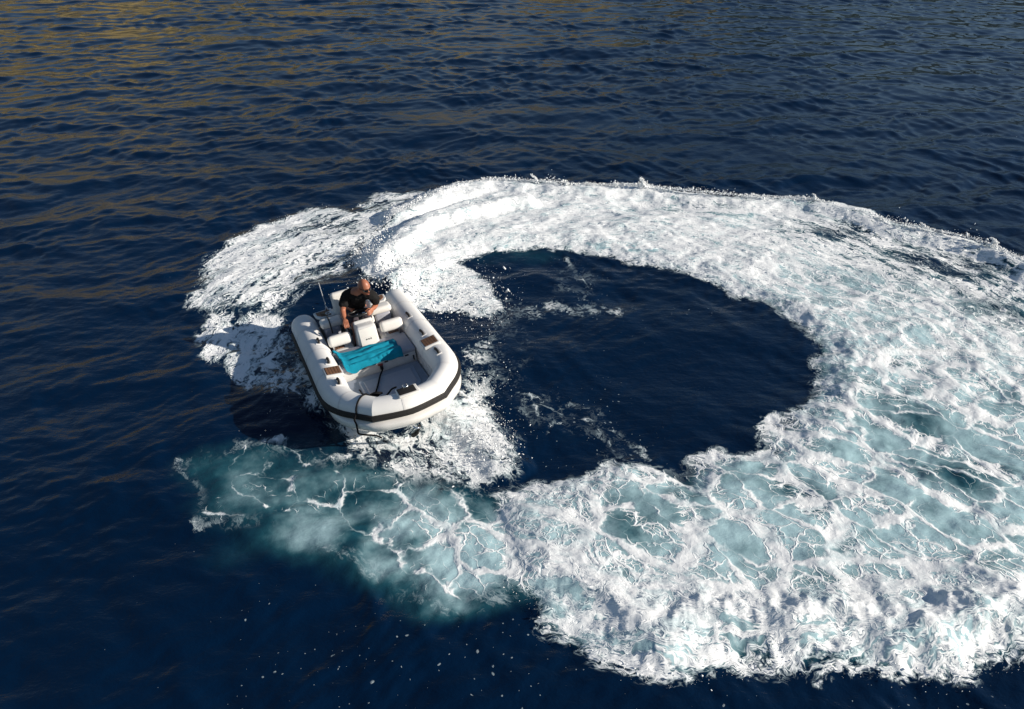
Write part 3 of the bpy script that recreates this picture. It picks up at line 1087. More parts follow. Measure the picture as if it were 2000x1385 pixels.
bow = [(0.0, -0.52)] + [tuple(station(i, -0.215, 0)[:2]) for i in range(len(PATH)) if PATH[i][0] > 0.1] + [(0.0, 0.52)]
plate('bow_step', bow, 0.15, 0.235, M['floor'], boat)
lid = [(0.13, -0.37), (0.52, -0.37), (0.80, -0.24), (0.90, -0.10), (0.90, 0.10), (0.80, 0.26), (0.60, 0.40), (0.13, 0.43)]
lo = plate('locker_lid', lid, 0.225, 0.262, M['floor'], boat, 0.018)
plate('lid_panel', [(0.19, -0.31), (0.50, -0.31), (0.74, -0.19), (0.83, -0.07), (0.83, 0.07), (0.74, 0.20), (0.57, 0.34), (0.19, 0.36)], 0.25, 0.270, M['gvinyl'], lo, 0.008)

# front bench
fb = rbox('front_seat_box', (-0.30, 0, 0.265), (0.55, 1.05, 0.22), 0.015, M['gel'], boat)


def chamf(bm):
    for q in bm.verts:
        if q.co.x > 0: q.co.x -= 0.0
rbox('seat_cushion', (-0.285, 0, 0.405), (0.54, 1.07, 0.075), 0.025, M['gvinyl'], boat)
for y in (-0.23, 0.09, 0.39):
    rbox('cushion_snap', (-0.012, y, 0.352), (0.02, 0.055, 0.018), 0.006, M['black'], fb)
lt = rbox('latch', (-0.018, 0.01, 0.29), (0.03, 0.045, 0.085), 0.008, M['black'], boat)
rbox('latch_tab', (-0.008, 0.0, 0.335), (0.03, 0.07, 0.018), 0.005, M['red'], lt)
rbox('drain_grille', (0.03, 0.475, 0.31), (0.03, 0.02, 0.07), 0.006, M['black'], boat)

# moulded sides behind the bench, with teak steps
for s in (-1, 1):
    sm = rbox('side_moulding', (-0.755, s * 0.345, 0.295), (0.39, 0.29, 0.27), 0.03, M['gel'], boat, taper=(0.94, 0.94))
    tk = rbox('teak_step', (-0.705, s * 0.405, 0.433), (0.15, 0.145, 0.012), 0.004, M['teak'], sm)
    for k in range(3):
        rbox('caulk_line', (-0.705, s * 0.405 + (k - 1) * 0.036, 0.4395), (0.14, 0.006, 0.002), 0, M['caulk'], None).parent = sm
    # backrest pads of the front bench
    pad = rbox('backrest_pad', (-0.62, s * 0.385, 0.575), (0.115, 0.335, 0.165), 0.05, M['vinyl'], boat, rot=(0, R(-12), 0), seg=5)
    for q in (-0.1, 0.1):
        cord('pad_bracket', [(-0.64, s * 0.385 + q, 0.40), (-0.64, s * 0.385 + q, 0.52)], 0.012, M['chrome'], pad, n=2)
# console
con = rbox('console', (-0.62, 0, 0.44), (0.33, 0.33, 0.56), 0.045, M['gel'], boat, taper=(0.72, 0.86), seg=4)
rbox('console_door', (-0.4785, 0.0, 0.55), (0.020, 0.245, 0.30), 0.008, M['vinyl'], con, rot=(0, R(-9.5), 0))
rbox('door_seam', (-0.4705, 0.0, 0.565), (0.012, 0.235, 0.006), 0.002, M['tape'], con, rot=(0, R(-9.5), 0))
for k, (w, h) in enumerate(((0.020, 0.020), (0.018, 0.020), (0.018, 0.022))):
    rbox('console_print', (-0.4650 , -0.032 + k * 0.032, 0.535), (0.004, w, h), 0.0, M['mark'], con, rot=(0, R(-9.5), R(10)))
dash = rbox('dashboard', (-0.72, 0.0, 0.70), (0.15, 0.27, 0.06), 0.018, M['gel'], con, rot=(0, R(-28), 0))
for y in (-0.08, 0.0, 0.08):
    rbox('gauge', (-0.745, y, 0.735), (0.05, 0.05, 0.012), 0.005, M['black'], dash, rot=(0, R(-28), 0), taper=(0.8, 0.8))
# wheel
WC = Vector((-0.82, 0.01, 0.80))
wn_ = Vector((-0.22, 0.0, 1)).normalized()
wa = Vector((0, 1, 0))
wb = wn_.cross(wa)
WR = 0.165
whl = cord('steering_wheel', [WC + wa * math.cos(t) * WR + wb * math.sin(t) * WR for t in np.linspace(0, 2 * math.pi, 40, endpoint=False)], 0.017, M['black'], boat, n=1, sides=9, closed=True)
for k in range(3):
    t = R(90 + 120 * k)
    d = wa * math.cos(t) + wb * math.sin(t)
    sp_ = cord('spoke', [WC - wn_ * 0.012 + d * 0.025, WC - wn_ * 0.008 + d * 0.09, WC + d * (WR - 0.006)], 0.014, M['chrome'], whl, n=4, sides=8)
cord('wheel_hub', [WC - wn_ * 0.035, WC + wn_ * 0.008], [0.05, 0.05, 0.045, 0.035], M['black'], whl, n=3, sides=18)
cord('steering_column', [(-0.70, 0.01, 0.70), WC - wn_ * 0.03], 0.03, M['black'], whl, n=2, sides=12)
thr = rbox('throttle', (-0.70, -0.20, 0.60), (0.08, 0.06, 0.10), 0.015, M['black'], boat)
cord('throttle_lever', [(-0.70, -0.215, 0.62), (-0.70, -0.225, 0.67), (-0.695, -0.230, 0.71)], 0.013, M['black'], thr, n=3)
# helm seat, rear benches, engine box
rbox('helm_seat', (-1.20, 0.02, 0.375), (0.36, 0.44, 0.42), 0.05, M['vinyl'], boat, taper=(1.0, 1.0), seg=4)
eb = rbox('engine_box', (-1.50, 0.0, 0.50), (0.30, 0.98, 0.22), 0.04, M['gel'], boat)
rbox('helm_backrest', (-1.42, -0.06, 0.74), (0.11, 0.42, 0.40), 0.05, M['vinyl'], boat, rot=(0, R(-10), 0), seg=5)
for s in (-1, 1):
    rb = rbox('rear_bench', (-1.20, s * 0.385, 0.36), (0.24, 0.24, 0.40), 0.03, M['gvinyl'], boat)
    rbox('bench_cushion', (-1.19, s * 0.375, 0.605), (0.20, 0.33, 0.11), 0.045, M['vinyl'], rb, seg=5)
    sd = plate('stern_step', [(-1.63, s * 0.28), (-1.36, s * 0.28), (-1.36, s * 0.50), (-1.45, s * 0.55), (-1.60, s * 0.56)][::s], 0.60, 0.632, M['gel'], boat, 0.01)
    plate('teak_step', [(-1.585, s * 0.32), (-1.385, s * 0.32), (-1.40, s * 0.46), (-1.47, s * 0.52), (-1.57, s * 0.53)][::s], 0.625, 0.640, M['teak'], sd, 0.004)
    for k in range(4):
        rbox('caulk_line', (-1.49, s * (0.355 + k * 0.035), 0.6405), (0.16, 0.006, 0.002), 0, M['caulk'], sd)
    ring = cord('mooring_ring', [Vector((-1.43 + 0.035 * math.cos(t), s * 0.36 + 0.035 * math.sin(t), 0.648)) for t in np.linspace(0, 6.283, 16, endpoint=False)], 0.008, M['chrome'], sd, n=1, sides=6, closed=True)
# strap from the starboard stern step
cord('strap', [(-1.47, -0.44, 0.648), (-1.37, -0.405, 0.66), (-1.28, -0.40, 0.66), (-1.16, -0.405, 0.665), (-1.06, -0.41, 0.62), (-1.03, -0.41, 0.50)], 0.011, M['black'], boat, n=5)
ck = cord('strap_cleat', [(-1.02, -0.45, 0.47), (-1.02, -0.36, 0.47)], 0.016, M['vinyl'], boat, n=3)
# whip antenna
an_ = cord('antenna', [(-1.58, -0.35, 0.60), (-1.575, -0.352, 0.70), (-1.50, -0.375, 1.13)], [0.012, 0.012, 0.011, 0.009, 0.008, 0.007, 0.006], M['antenna'], boat, n=5, sides=6)
cord('antenna_base', [(-1.58, -0.35, 0.59), (-1.575, -0.352, 0.69)], [0.024, 0.022, 0.018, 0.016], M['chrome'], an_, n=3, sides=10)

# grab handles on the tubes
HX = (-0.69, -0.04, 0.60)


def build_handle():
    b = rbox('grab_handle', (0, 0, 0.002), (0.17, 0.085, 0.012), 0.004, M['tape'], None)
    bar = cord('handle_strap', [(-0.065, 0, 0.008), (-0.055, 0, 0.028), (0, 0, 0.036), (0.055, 0, 0.028), (0.065, 0, 0.008)], 0.017, M['rubber'], b, n=4, sides=8)
    return b, bar


def put_copy(src, loc, rz, parent):
    o = src.copy()
    C.objects.link(o)
    o.parent = parent
    o.matrix_parent_inverse = Matrix.Identity(4)
    o.location, o.rotation_euler = loc, rz
    for ch in list(src.children):
        c = ch.copy()
        C.objects.link(c)
        c.parent = o
    return o


h0, _ = build_handle()
firsth = True
for x in HX:
    for s in (-1, 1):
        y = s * 0.675
        loc_, rot_ = (x, y, zc(x) + TR - 0.011), (R(14) * s, 0, R(2) * s)
        if firsth:
            h0.parent = boat
            h0.location, h0.rotation_euler = loc_, rot_
            firsth = False
        else:
            put_copy(h0, loc_, rot_, boat)
# teak step pads on the tubes
base = rbox('step_pad', (0, 0, 0), (0.245, 0.235, 0.05), 0.014, M['gel'], None)
slats = []
for k in range(5):
    rbox('teak_slat', (0, (k - 2) * 0.038, 0.026), (0.195, 0.034, 0.012), 0.003, M['teak'], base, seg=1)
rbox('pad_bed', (0, 0, 0.0245), (0.205, 0.196, 0.006), 0.002, M['caulk'], base)
base.parent = boat
base.location, base.rotation_euler = (0.285, -0.675, zc(0.285) + TR - 0.006), (R(-8), 0, 0)
put_copy(base, (0.285, 0.675, zc(0.285) + TR - 0.006), (R(8), 0, 0), boat)
# bow fairlead
bc = rbox('bow_fairlead', (1.335, 0.03, 0.632), (0.19, 0.27, 0.03), 0.012, M['vinyl'], boat, rot=(0, R(2), 0), seg=3)
rbox('fairlead_well', (1.33, 0.02, 0.640), (0.15, 0.225, 0.03), 0.012, M['rubber'], bc, rot=(0, R(2), 0), seg=3)
cord('mooring_staple', [(1.28, -0.005, 0.65), (1.28, -0.005, 0.70), (1.35, -0.005, 0.71), (1.35, 0.045, 0.71), (1.28, 0.045, 0.70), (1.28, 0.045, 0.65)], 0.009, M['chrome'], bc, n=4)
# bow eye
cord('bow_eye', [(1.50, -0.03, 0.27), (1.565, -0.02, 0.24), (1.565, 0.03, 0.22), (1.50, 0.04, 0.19)], 0.014, M['chrome'], boat, n=4)
cord('keel_guard', [(1.545, 0.045, 0.235), (1.50, 0.03, 0.15), (1.43, 0.01, 0.06), (1.34, -0.02, -0.02)], [0.018] * 9 + [0.03] * 8, M['rubber'], boat, n=5)


# ------------------------------------------------------------------ painter line lying in the bow
def world_thing(o):
    o.matrix_world = BM
    return o


rp_ = bpy.data.objects.new('mooring_rope', None)
C.objects.link(rp_)
world_thing(rp_)
tag(rp_, 'black mooring rope lying in the bow and hanging over the front tube', 'rope')
cord('rope_run', [(0.02, 0.01, 0.30), (0.06, 0.0, 0.285), (0.19, -0.07, 0.285), (0.38, -0.15, 0.285), (0.58, -0.24, 0.285), (0.72, -0.29, 0.29), (0.80, -0.30, 0.34), (0.90, -0.335, 0.45)], 0.0115, M['rope'], rp_, n=7)
cord('rope_run', [(0.50, -0.43, 0.36), (0.56, -0.40, 0.30), (0.66, -0.34, 0.285), (0.76, -0.27, 0.31), (0.86, -0.18, 0.36), (0.98, -0.14, 0.47), (1.08, -0.11, 0.57), (1.18, -0.07, 0.64)], 0.0115, M['rope'], rp_, n=7)
ri = KINKS[0] - 3
over = [(0.86, -0.33, 0.42), (0.93, -0.36, 0.49)]
for w in (150, 125, 100, 75, 50, 25, 8):
    over.append(tuple(station(ri, math.cos(R(w)) * (rad(1.1) + 0.013), zc(1.1) + math.sin(R(w)) * (rad(1.1) + 0.013))))
over += [tuple(station(ri, o_, z)) for o_, z in ((0.222, 0.44), (0.212, 0.36), (0.215, 0.28), (0.195, 0.20))]
over += [(1.27, -0.47, 0.115), (1.27, -0.40, 0.05)]
cord('rope_run', over, 0.0115, M['rope'], rp_, n=6)
for k, pts in enumerate(([(0.78, -0.34, 0.40), (0.82, -0.30, 0.43), (0.84, -0.24, 0.43), (0.82, -0.20, 0.40)], [(0.83, -0.36, 0.40), (0.86, -0.30, 0.45), (0.87, -0.25, 0.45), (0.84, -0.22, 0.41)], [(0.80, -0.37, 0.36), (0.86, -0.36, 0.44), (0.90, -0.30, 0.46), (0.88, -0.24, 0.44), (0.82, -0.27, 0.38)])):
    cord('rope_knot', pts, 0.016, M['rope'], rp_, n=5)


# ------------------------------------------------------------------ towel on the front bench
def build_towel():
    nx_, ny_ = 54, 90
    U, V = np.meshgrid(np.linspace(0, 1, nx_), np.linspace(0, 1, ny_))
    a0, a1 = np.array([-0.44, -0.54]), np.array([-0.40, 0.325])
    b0, b1 = np.array([0.045, -0.47]), np.array([0.035, 0.345])
    X = (a0[0] * (1 - V) + a1[0] * V) * (1 - U) + (b0[0] * (1 - V) + b1[0] * V) * U
    Y = (a0[1] * (1 - V) + a1[1] * V) * (1 - U) + (b0[1] * (1 - V) + b1[1] * V) * U
    X = X + 0.02 * fbm(V * 4, U * 1.0, 2, 201)
    Y = Y + 0.02 * fbm(U * 4, V * 1.0 + 5, 2, 202)
    fold = 0.030 * np.abs(perlin(U * 5.5 + 0.5 * perlin(V * 2.2, U, 7), V * 1.3, 203)) * 2.2 + 0.012 * fbm(U * 12, V * 4, 3, 204)
    fold += 0.030 * np.exp(-((U - 0.33 - 0.10 * np.sin(V * 5)) / 0.07) ** 2) + 0.026 * np.exp(-((U - 0.72 + 0.08 * np.sin(V * 4 + 1)) / 0.08) ** 2)
    top = 0.447 + fold
    over = np.clip(X - (-0.018), 0, 1)
    Z = top - over * 1.7
    X = np.where(over > 0, np.minimum(X, -0.018) + 0.012 + 0.25 * over + 0.2 * fold, X)
    lift = sstep(-0.44, -0.54, Y)
    Z = Z + lift * 0.05 + 0.03 * sstep(0.12, 0.0, V)
    vs = np.stack([X, Y, Z], -1).reshape(-1, 3)
    fs = []
    for j in range(ny_ - 1):
        for i in range(nx_ - 1):
            a = j * nx_ + i
            fs.append((a, a + 1, a + nx_ + 1, a + nx_))
    o = mesh('towel', vs, fs, M['towel'], None, angle=0)
    m = o.modifiers.new('s', 'SOLIDIFY')
    m.thickness, m.offset = 0.012, 0.0
    world_thing(o)
    tag(o, 'crumpled turquoise towel spread across the front bench of the boat', 'towel')


build_towel()


# ------------------------------------------------------------------ the helmsman
def skin_mesh(name, nodes, edges, root, sub=2):
    """nodes: list of (xyz, radius); one skinned surface over the joint graph"""
    me = bpy.data.meshes.new(name)
    me.from_pydata([n[0] for n in nodes], edges, [])
    o = bpy.data.objects.new(name, me)
    C.objects.link(o)
    sk = o.modifiers.new('skin', 'SKIN')
    sk.use_smooth_shade = True
    if not me.skin_vertices:
        bpy.context.view_layer.objects.active = o
    for i, n in enumerate(nodes):
        r_ = n[1]
        me.skin_vertices[0].data[i].radius = r_ if isinstance(r_, tuple) else (r_, r_)
        me.skin_vertices[0].data[i].use_root = (i == root)
    sb = o.modifiers.new('sub', 'SUBSURF')
    sb.levels = sb.render_levels = sub
    dg = bpy.context.evaluated_depsgraph_get()
    r2 = bpy.data.meshes.new_from_object(o.evaluated_get(dg))
    bpy.data.objects.remove(o)
    return r2


def union_remesh(name, meshes, voxel, mat, smooth_it=2):
    bm = bmesh.new()
    for m_ in meshes: bm.from_mesh(m_)
    me = bpy.data.meshes.new(name)
    bm.to_mesh(me)
    bm.free()
    o = bpy.data.objects.new(name, me)
    C.objects.link(o)
    rm = o.modifiers.new('r', 'REMESH')
    rm.mode = 'VOXEL'
    rm.voxel_size = voxel
    rm.use_smooth_shade = True
    if smooth_it:
        s_ = o.modifiers.new('sm', 'SMOOTH')
        s_.iterations, s_.factor = smooth_it, 0.5
    dg = bpy.context.evaluated_depsgraph_get()
    out = bpy.data.meshes.new_from_object(o.evaluated_get(dg))
    bpy.data.objects.remove(o)
    out.name = name
    out.polygons.foreach_set('use_smooth', np.ones(len(out.polygons), bool))
    out.materials.clear()
    out.materials.append(mat)
    o = bpy.data.objects.new(name, out)
    C.objects.link(o)
    return o


HEAD = Vector((-0.745, 0.142, 1.205))
fd = Vector((math.cos(R(20)), math.sin(R(20)), -0.28)).normalized()     # where he looks
sd_ = Vector((0, 0, 1)).cross(fd).normalized()
ud = fd.cross(sd_).normalized()
HMAT = Matrix((sd_, fd, ud)).transposed().to_4x4()
HMAT.translation = HEAD                                                 # head axes: x = his left, y = face, z = up


def ell(c, r_, sub=3, mat4=None):
    bm = bmesh.new()
    bmesh.ops.create_icosphere(bm, subdivisions=sub, radius=1.0)
    for q in bm.verts: q.co = Vector((q.co.x * r_[0] + c[0], q.co.y * r_[1] + c[1], q.co.z * r_[2] + c[2]))
    if mat4 is not None: bmesh.ops.transform(bm, matrix=mat4, verts=bm.verts)
    me = bpy.data.meshes.new('tmp')
    bm.to_mesh(me)
    bm.free()
    return me


def head_meshes():
    bm = bmesh.new()
    bmesh.ops.create_icosphere(bm, subdivisions=5, radius=1.0)
    for q in bm.verts:
        x, y, z = q.co
        w = 0.080 * (1 - 0.30 * max(0, -z - 0.1) ** 1.2)
        d = 0.102 if y < 0 else 0.096
        q.co = Vector((x * w, y * d + (0.012 * max(0, -z) if y > 0 else 0.02 * max(0, -z)), z * (0.118 if z > 0 else 0.122)))
        X, Y, Z = q.co
        if y > 0.2:
            q.co.y += 0.007 * math.exp(-((Z - 0.022) / 0.010) ** 2 - (X / 0.05) ** 2)          # brow
            q.co.y -= 0.010 * (math.exp(-((Z - 0.002) / 0.012) ** 2 - ((X - 0.031) / 0.014) ** 2) + math.exp(-((Z - 0.002) / 0.012) ** 2 - ((X + 0.031) / 0.014) ** 2))
            q.co.y += 0.026 * math.exp(-((Z + 0.032) / 0.016) ** 2 - (X / 0.011) ** 2) + 0.014 * math.exp(-((Z + 0.008) / 0.018) ** 2 - (X / 0.009) ** 2)
            q.co.y += 0.006 * math.exp(-((Z + 0.062) / 0.007) ** 2 - (X / 0.022) ** 2) + 0.006 * math.exp(-((Z + 0.076) / 0.007) ** 2 - (X / 0.020) ** 2)
            q.co.y += 0.011 * math.exp(-((Z + 0.103) / 0.014) ** 2 - (X / 0.026) ** 2)         # chin
    bmesh.ops.transform(bm, matrix=HMAT, verts=bm.verts)
    me = bpy.data.meshes.new('tmp')
    bm.to_mesh(me)
    bm.free()
    ears = [ell((s * 0.081, -0.012, -0.008), (0.012, 0.022, 0.034), 3, HMAT) for s in (-1, 1)]
    return [me] + ears


def hand_meshes(rim, axis, out, up):
    """a fist closed round a bar at rim running along axis; out = towards the wrist, up = palm side"""
    axis, out, up = Vector(axis).normalized(), Vector(out).normalized(), Vector(up).normalized()
    res = []
    for i, (ln, rr) in enumerate(((0.92, 0.0090), (1.0, 0.0095), (0.97, 0.0092), (0.82, 0.0080))):
        b = rim + axis * (i - 1.5) * 0.0205
        rad = 0.029
        pts = [b + out * 0.055 + up * 0.024]
        for k in range(5):
            w = R(115) - R(215) * ln * k / 4
            pts.append(b + out * math.cos(w) * rad * -1 * -1 + up * math.sin(w) * rad if k > 0 else b + out * 0.020 + up * 0.032)
        pts = [pts[0], pts[1]] + [b - out * (0.006 + 0.024 * math.sin(R(t))) + up * 0.030 * math.cos(R(t)) for t in (20, 75, 130, 170)][:4 if ln > 0.9 else 3]
        res.append(skin_mesh('f', [(tuple(p), rr * (1.15 - 0.06 * k)) for k, p in enumerate(pts)], [(k, k + 1) for k in range(len(pts) - 1)], 0, 1))
    th = [rim + out * 0.060 - axis * 0.022 + up * 0.012, rim + out * 0.034 - axis * 0.046 + up * 0.004, rim + out * 0.010 - axis * 0.040 - up * 0.016, rim - out * 0.006 - axis * 0.022 - up * 0.026]
    res.append(skin_mesh('f', [(tuple(p), r_) for p, r_ in zip(th, (0.015, 0.012, 0.0105, 0.009))], [(0, 1), (1, 2), (2, 3)], 0, 1))
    m4 = Matrix((axis, out, up)).transposed().to_4x4()
    m4.translation = rim + out * 0.062 + up * 0.018
    res.append(ell((0, 0, 0), (0.041, 0.047, 0.0165), 3, m4))
    return res


def build_person():
    J = {}
    nodes, edges = [], []

    def nd(k, p, r_):
        J[k] = len(nodes)
        nodes.append((tuple(p), r_))

    def ch(*ks):
        for a, b in zip(ks[:-1], ks[1:]): edges.append((J[a], J[b]))
    nd('pel', (-1.20, 0.03, 0.67), (0.135, 0.115))
    nd('wai', (-1.13, 0.04, 0.82), (0.135, 0.115))
    nd('che', (-1.00, 0.055, 0.98), (0.140, 0.115))
    nd('nb', (-0.905, 0.075, 1.085), 0.085)
    nd('nk', (-0.83, 0.112, 1.135), 0.058)
    nd('hd', (-0.79, 0.13, 1.17), 0.060)
    ch('pel', 'wai', 'che', 'nb', 'nk', 'hd')
    arms = {'r': [(-0.985, -0.105, 1.055), (-0.955, -0.165, 0.95), (-0.925, -0.205, 0.855), (-0.84, -0.220, 0.805), (-0.755, -0.228, 0.765)],
            'l': [(-0.775, 0.245, 1.030), (-0.845, 0.275, 0.920), (-0.925, 0.280, 0.800), (-0.825, 0.225, 0.815), (-0.740, 0.175, 0.835)]}
    for s, p in arms.items():
        nd('sh' + s, p[0], 0.066)
        nd('ua' + s, p[1], 0.053)
        nd('el' + s, p[2], 0.044)
        nd('fa' + s, p[3], 0.042)
        nd('wr' + s, p[4], (0.031, 0.027))
        ch('nb', 'sh' + s, 'ua' + s, 'el' + s, 'fa' + s, 'wr' + s)
    for s, y in (('r', -0.07), ('l', 0.09)):
        nd('hi' + s, (-1.13, y, 0.665), 0.092)
        nd('th' + s, (-0.98, y * 1.25, 0.655), 0.080)
        nd('kn' + s, (-0.85, y * 1.3, 0.600), 0.060)
        nd('ca' + s, (-0.88, y * 1.55, 0.44), 0.053)
        nd('an' + s, (-0.93, y * 1.55, 0.245), 0.038)
        ch('pel', 'hi' + s, 'th' + s, 'kn' + s, 'ca' + s, 'an' + s)
    body = skin_mesh('b', nodes, edges, 0)
    # left hand on the wheel rim, right hand round the throttle knob
    tl = R(36)
    dl = wa * math.sin(tl) + Vector((math.cos(tl), 0, 0))
    rimL = WC + (wa * math.sin(tl) - wb * math.cos(tl) * (1 if wb.x < 0 else -1)) * WR
    wl, wr_ = Vector(arms['l'][4]), Vector(arms['r'][4])
    outL = (wl - rimL).normalized()
    axL = (rimL - WC).normalized().cross(wn_)
    axL = (axL - outL * axL.dot(outL)).normalized()
    upL = axL.cross(outL)
    if upL.z < 0: axL, upL = -axL, -upL
    rimR = Vector((-0.695, -0.232, 0.715))
    outR = (wr_ - rimR).normalized()
    axR = Vector((0.1, 1, 0))
    axR = (axR - outR * axR.dot(outR)).normalized()
    upR = axR.cross(outR)
    if upR.z < 0: axR, upR = -axR, -upR
    parts = [body] + head_meshes() + hand_meshes(rimL, axL, outL, upL) + hand_meshes(rimR, axR, outR, upR)
    p = union_remesh('person', parts, 0.0050, M['skin'], 1)
    # clothes
    sh_nodes, sh_edges = [], []
    for k, r_ in (('pel', (0.150, 0.128)), ('wai', (0.155, 0.135)), ('che', (0.160, 0.135)), ('nb', 0.098)):
        sh_nodes.append((nodes[J[k]][0], r_))
    sh_edges += [(0, 1), (1, 2), (2, 3)]
    for s in 'rl':
        b = len(sh_nodes)
        a0, a1, a2 = (Vector(q) for q in arms[s][:3])
        sh_nodes += [(tuple(a0), 0.084), (tuple(a1), 0.074), (tuple(a1.lerp(a2, 0.62)), 0.070)]
        sh_edges += [(3, b), (b, b + 1), (b + 1, b + 2)]
    shirt = union_remesh('t_shirt', [skin_mesh('s', sh_nodes, sh_edges, 0)], 0.010, M['shirt'], 2)
    # cloth creases
    me = shirt.data
    co = np.zeros(len(me.vertices) * 3, np.float32)
    me.vertices.foreach_get('co', co)
    co = co.reshape(-1, 3)
    nn = np.zeros(len(me.vertices) * 3, np.float32)
    me.vertices.foreach_get('normal', nn)
    nn = nn.reshape(-1, 3)
    w = 0.010 * fbm(co[:, 0] * 9 + co[:, 2] * 14, co[:, 1] * 16 - co[:, 2] * 5, 3, 301)
    co += nn * w[:, None]
    me.vertices.foreach_set('co', co.ravel())
    me.update()
    so_nodes = [(nodes[J['pel']][0], (0.152, 0.130))]
    so_edges = []
    for s in 'rl':
        b = len(so_nodes)
        kn = Vector(nodes[J['kn' + s]][0])
        th_ = Vector(nodes[J['th' + s]][0])
        so_nodes += [(nodes[J['hi' + s]][0], 0.106), (tuple(th_), 0.098), (tuple(th_.lerp(kn, 0.98)), 0.086)]
        so_edges += [(0, b), (b, b + 1), (b + 1, b + 2)]
    shorts = union_remesh('shorts', [skin_mesh('s', so_nodes, so_edges, 0)], 0.010, M['shorts'], 2)
    # sunglasses
    vs, fs = [], []
    gl = None
    N = 18
    for k in range(N + 1):
        x = -0.070 + 0.140 * k / N
        y = 0.104 - 0.020 * (x / 0.07) ** 2 - 0.030 * (abs(x) / 0.07) ** 4
        bridge = math.exp(-(x / 0.008) ** 2)
        h = 0.019 * (1 - (abs(abs(x) - 0.034) / 0.044) ** 3)
        top = 0.014
        for dy in (0.0, 0.006):
            for z in (top, top - 2 * h * (1 - 0.75 * bridge)):
                vs.append(HMAT @ Vector((x, y + dy, z)))
    for k in range(N):
        a, b = 4 * k, 4 * k + 4
        for e in ((0, 1, 1, 0), ):
            fs += [(a, a + 1, b + 1, b), (a + 2, b + 2, b + 3, a + 3), (a, b, b + 2, a + 2), (a + 1, a + 3, b + 3, b + 1)]
    fs += [(0, 2, 3, 1), (4 * N, 4 * N + 1, 4 * N + 3, 4 * N + 2)]
    gl = mesh('sunglasses', vs, fs, M['lens'], None, angle=40)
    for s in (-1, 1):
        cord('temple_arm', [HMAT @ Vector((s * 0.070, 0.058, 0.010)), HMAT @ Vector((s * 0.084, 0.02, 0.010)), HMAT @ Vector((s * 0.086, -0.02, 0.004))], 0.004, M['black'], gl, n=3, sides=6)
    mo = cord('mouth', [HMAT @ Vector((-0.022, 0.0985, -0.070)), HMAT @ Vector((0, 0.1085, -0.069)), HMAT @ Vector((0.022, 0.0985, -0.070))], [0.002, 0.004, 0.005, 0.005, 0.004, 0.002], M['lips'], None, n=3, sides=6)
    for s in 'rl':
        a = Vector(nodes[J['an' + s]][0])
        sh = union_remesh('shoe', [ell((a.x + 0.06, a.y, 0.205), (0.135, 0.048, 0.036), 3), ell((a.x - 0.005, a.y, 0.235), (0.06, 0.045, 0.05), 3)], 0.008, M['shoe'], 2)
        sh.parent = p
    for o in (shirt, shorts, gl, mo): o.parent = p
    world_thing(p)
    tag(p, 'bald man in black t-shirt and sunglasses leaning over the wheel of the boat', 'person')


build_person()


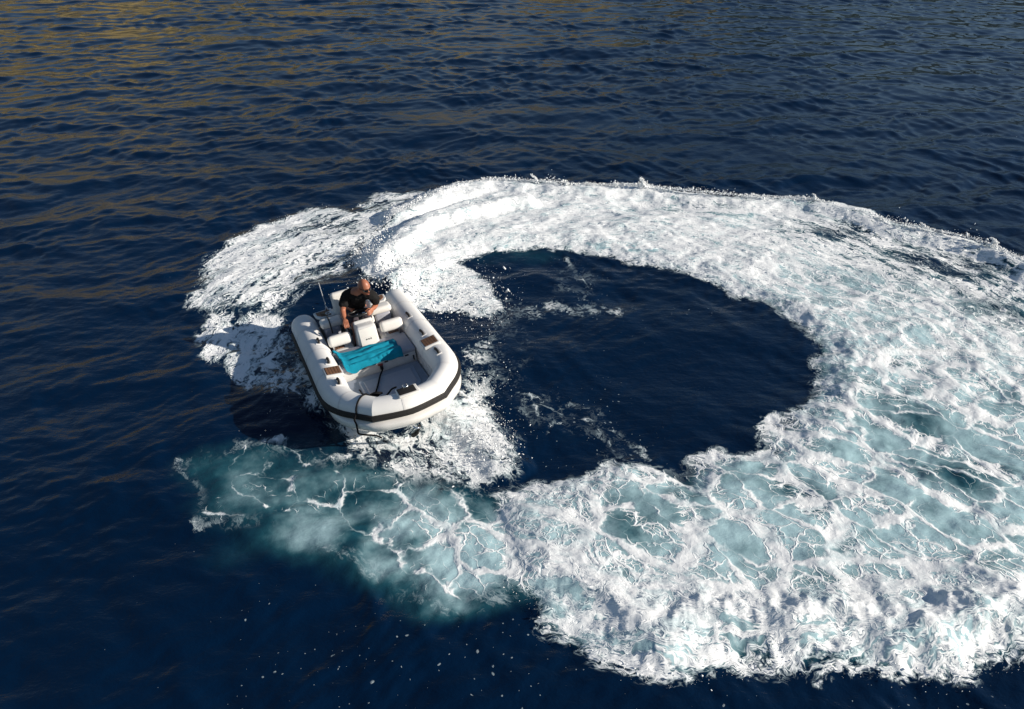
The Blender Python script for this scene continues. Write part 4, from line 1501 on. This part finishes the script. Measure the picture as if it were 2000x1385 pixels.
# ------------------------------------------------------------------ spray
def build_spray():
    r = np.random.default_rng(23)
    P, S = [], []

    def along(pix, n, spread, hmean, size, hmax=9):
        pts = np.array([ground(*p) for p in pix])
        seg = np.linalg.norm(np.diff(pts, axis=0), axis=1)
        cum = np.concatenate([[0], np.cumsum(seg)])
        t = r.uniform(0, cum[-1], n)
        i = np.clip(np.searchsorted(cum, t) - 1, 0, len(seg) - 1)
        q = pts[i] + (pts[i + 1] - pts[i]) * ((t - cum[i]) / seg[i])[:, None]
        clump = np.clip(perlin((t * 1.6).astype(np.float32), (t * 0 + 2.2).astype(np.float32), 9) * 1.6 + 0.55, 0.05, 1.6)
        q = q + r.normal(0, spread, (n, 2))
        h = np.minimum(r.exponential(hmean, n) * clump, hmax)
        P.append(np.column_stack([q, h]))
        S.append(r.gamma(1.6, size / 2.0, n))

    def cloud(px, py, rx, ry, n, hmean, size, cone=0.0):
        x, y = ground(px, py)
        sx = abs(ground(px + rx, py)[0] - x)
        sy = 0.5 * abs(ground(px, py - ry)[1] - ground(px, py + ry)[1])
        q = np.column_stack([x + r.normal(0, sx, n), y + r.normal(0, sy, n)])
        P.append(np.column_stack([q, r.exponential(hmean, n)]))
        S.append(r.gamma(1.6, size / 2.0, n))
    along(OUT_FAR[6:], 8000, 0.055, 0.030, 0.0072)
    along(OUT_FAR[:7], 2000, 0.07, 0.03, 0.0065)
    along([(640, 403), (560, 424), (480, 458), (415, 503), (386, 560), (373, 604)], 250, 0.06, 0.012, 0.0045)
    along(OUT_NEAR[2:], 500, 0.07, 0.015, 0.0038)
    cloud(790, 560, 45, 22, 1000, 0.16, 0.0079)
    cloud(850, 560, 60, 28, 900, 0.10, 0.0068)
    cloud(930, 580, 40, 26, 700, 0.05, 0.0058)
    cloud(730, 510, 22, 18, 500, 0.12, 0.0072)
    cloud(915, 800, 34, 40, 800, 0.07, 0.0058)
    cloud(960, 870, 30, 32, 500, 0.05, 0.0054)
    cloud(950, 700, 26, 60, 320, 0.02, 0.0047)
    cloud(860, 890, 45, 22, 500, 0.03, 0.0047)
    cloud(600, 700, 22, 60, 260, 0.06, 0.0047)
    for px, py, hh, n in ((1255, 384, 0.24, 220), (1045, 374, 0.20, 60), (1108, 380, 0.12, 60), (1205, 382, 0.10, 60), (1590, 410, 0.14, 90), (1935, 500, 0.16, 120), (1800, 465, 0.10, 60), (700, 500, 0.2, 90)):
        x, y = ground(px, py)
        t = r.uniform(0, 1, n)
        P.append(np.column_stack([x - 0.10 * t * t + r.normal(0, 0.012 + 0.03 * (1 - t), n), y + r.normal(0, 0.03, n), t * hh]))
        S.append(r.gamma(3.0, 0.012 / 3.0, n) * (1.15 - 0.5 * t))
    P, S = np.concatenate(P), np.concatenate(S)
    S = np.clip(S, 0.0022, 0.022)
    # leave the boat itself free of droplets
    inv = np.array(BM.inverted())
    L = P @ inv[:3, :3].T + inv[:3, 3]
    keep = ~((np.abs(L[:, 1]) < 0.92) & (L[:, 0] > -1.85) & (L[:, 0] < 1.55))
    P, S = P[keep], S[keep]
    x, y = P[:, 0].astype(np.float32), P[:, 1].astype(np.float32)
    z = sample(HGT, x, y) + P[:, 2] + 0.01
    n = len(P)
    octa = np.array([(1, 0, 0), (-1, 0, 0), (0, 1, 0), (0, -1, 0), (0, 0, 1), (0, 0, -1)], np.float32)
    st = octa[None] * (S[:, None, None] * r.uniform(0.6, 1.3, (n, 1, 3))).astype(np.float32)
    ax = r.normal(0, 1, (n, 3)) + np.array([-0.4, 0.0, 0.8])
    ax = (ax / np.linalg.norm(ax, axis=1)[:, None]).astype(np.float32)
    st += (st * ax[:, None, :]).sum(2)[:, :, None] * ax[:, None, :] * np.minimum(r.exponential(0.7, n), 1.6)[:, None, None].astype(np.float32)
    vs = np.stack([x, y, z], 1)[:, None, :] + st
    f = np.array([(0, 2, 4), (2, 1, 4), (1, 3, 4), (3, 0, 4), (2, 0, 5), (1, 2, 5), (3, 1, 5), (0, 3, 5)], np.int32)
    fs = (np.arange(n, dtype=np.int32)[:, None, None] * 6 + f[None]).reshape(-1, 3)
    me = bpy.data.meshes.new('spray')
    me.vertices.add(n * 6)
    me.vertices.foreach_set('co', vs.astype(np.float32).ravel())
    me.loops.add(fs.size)
    me.loops.foreach_set('vertex_index', fs.ravel())
    me.polygons.add(len(fs))
    me.polygons.foreach_set('loop_start', np.arange(0, fs.size, 3, dtype=np.int32))
    me.polygons.foreach_set('use_smooth', np.ones(len(fs), bool))
    me.update(calc_edges=True)
    g = NT('spray_drops')
    b = g.bsdf(Base_Color=(0.82, 0.84, 0.85, 1), Roughness=0.5)
    g.put(g.out.inputs[0], b.outputs[0])
    me.materials.append(g.m)
    o = bpy.data.objects.new('spray', me)
    C.objects.link(o)
    tag(o, 'white droplets of spray thrown up along the wake and beside the boat', 'spray', kind='stuff')


build_spray()
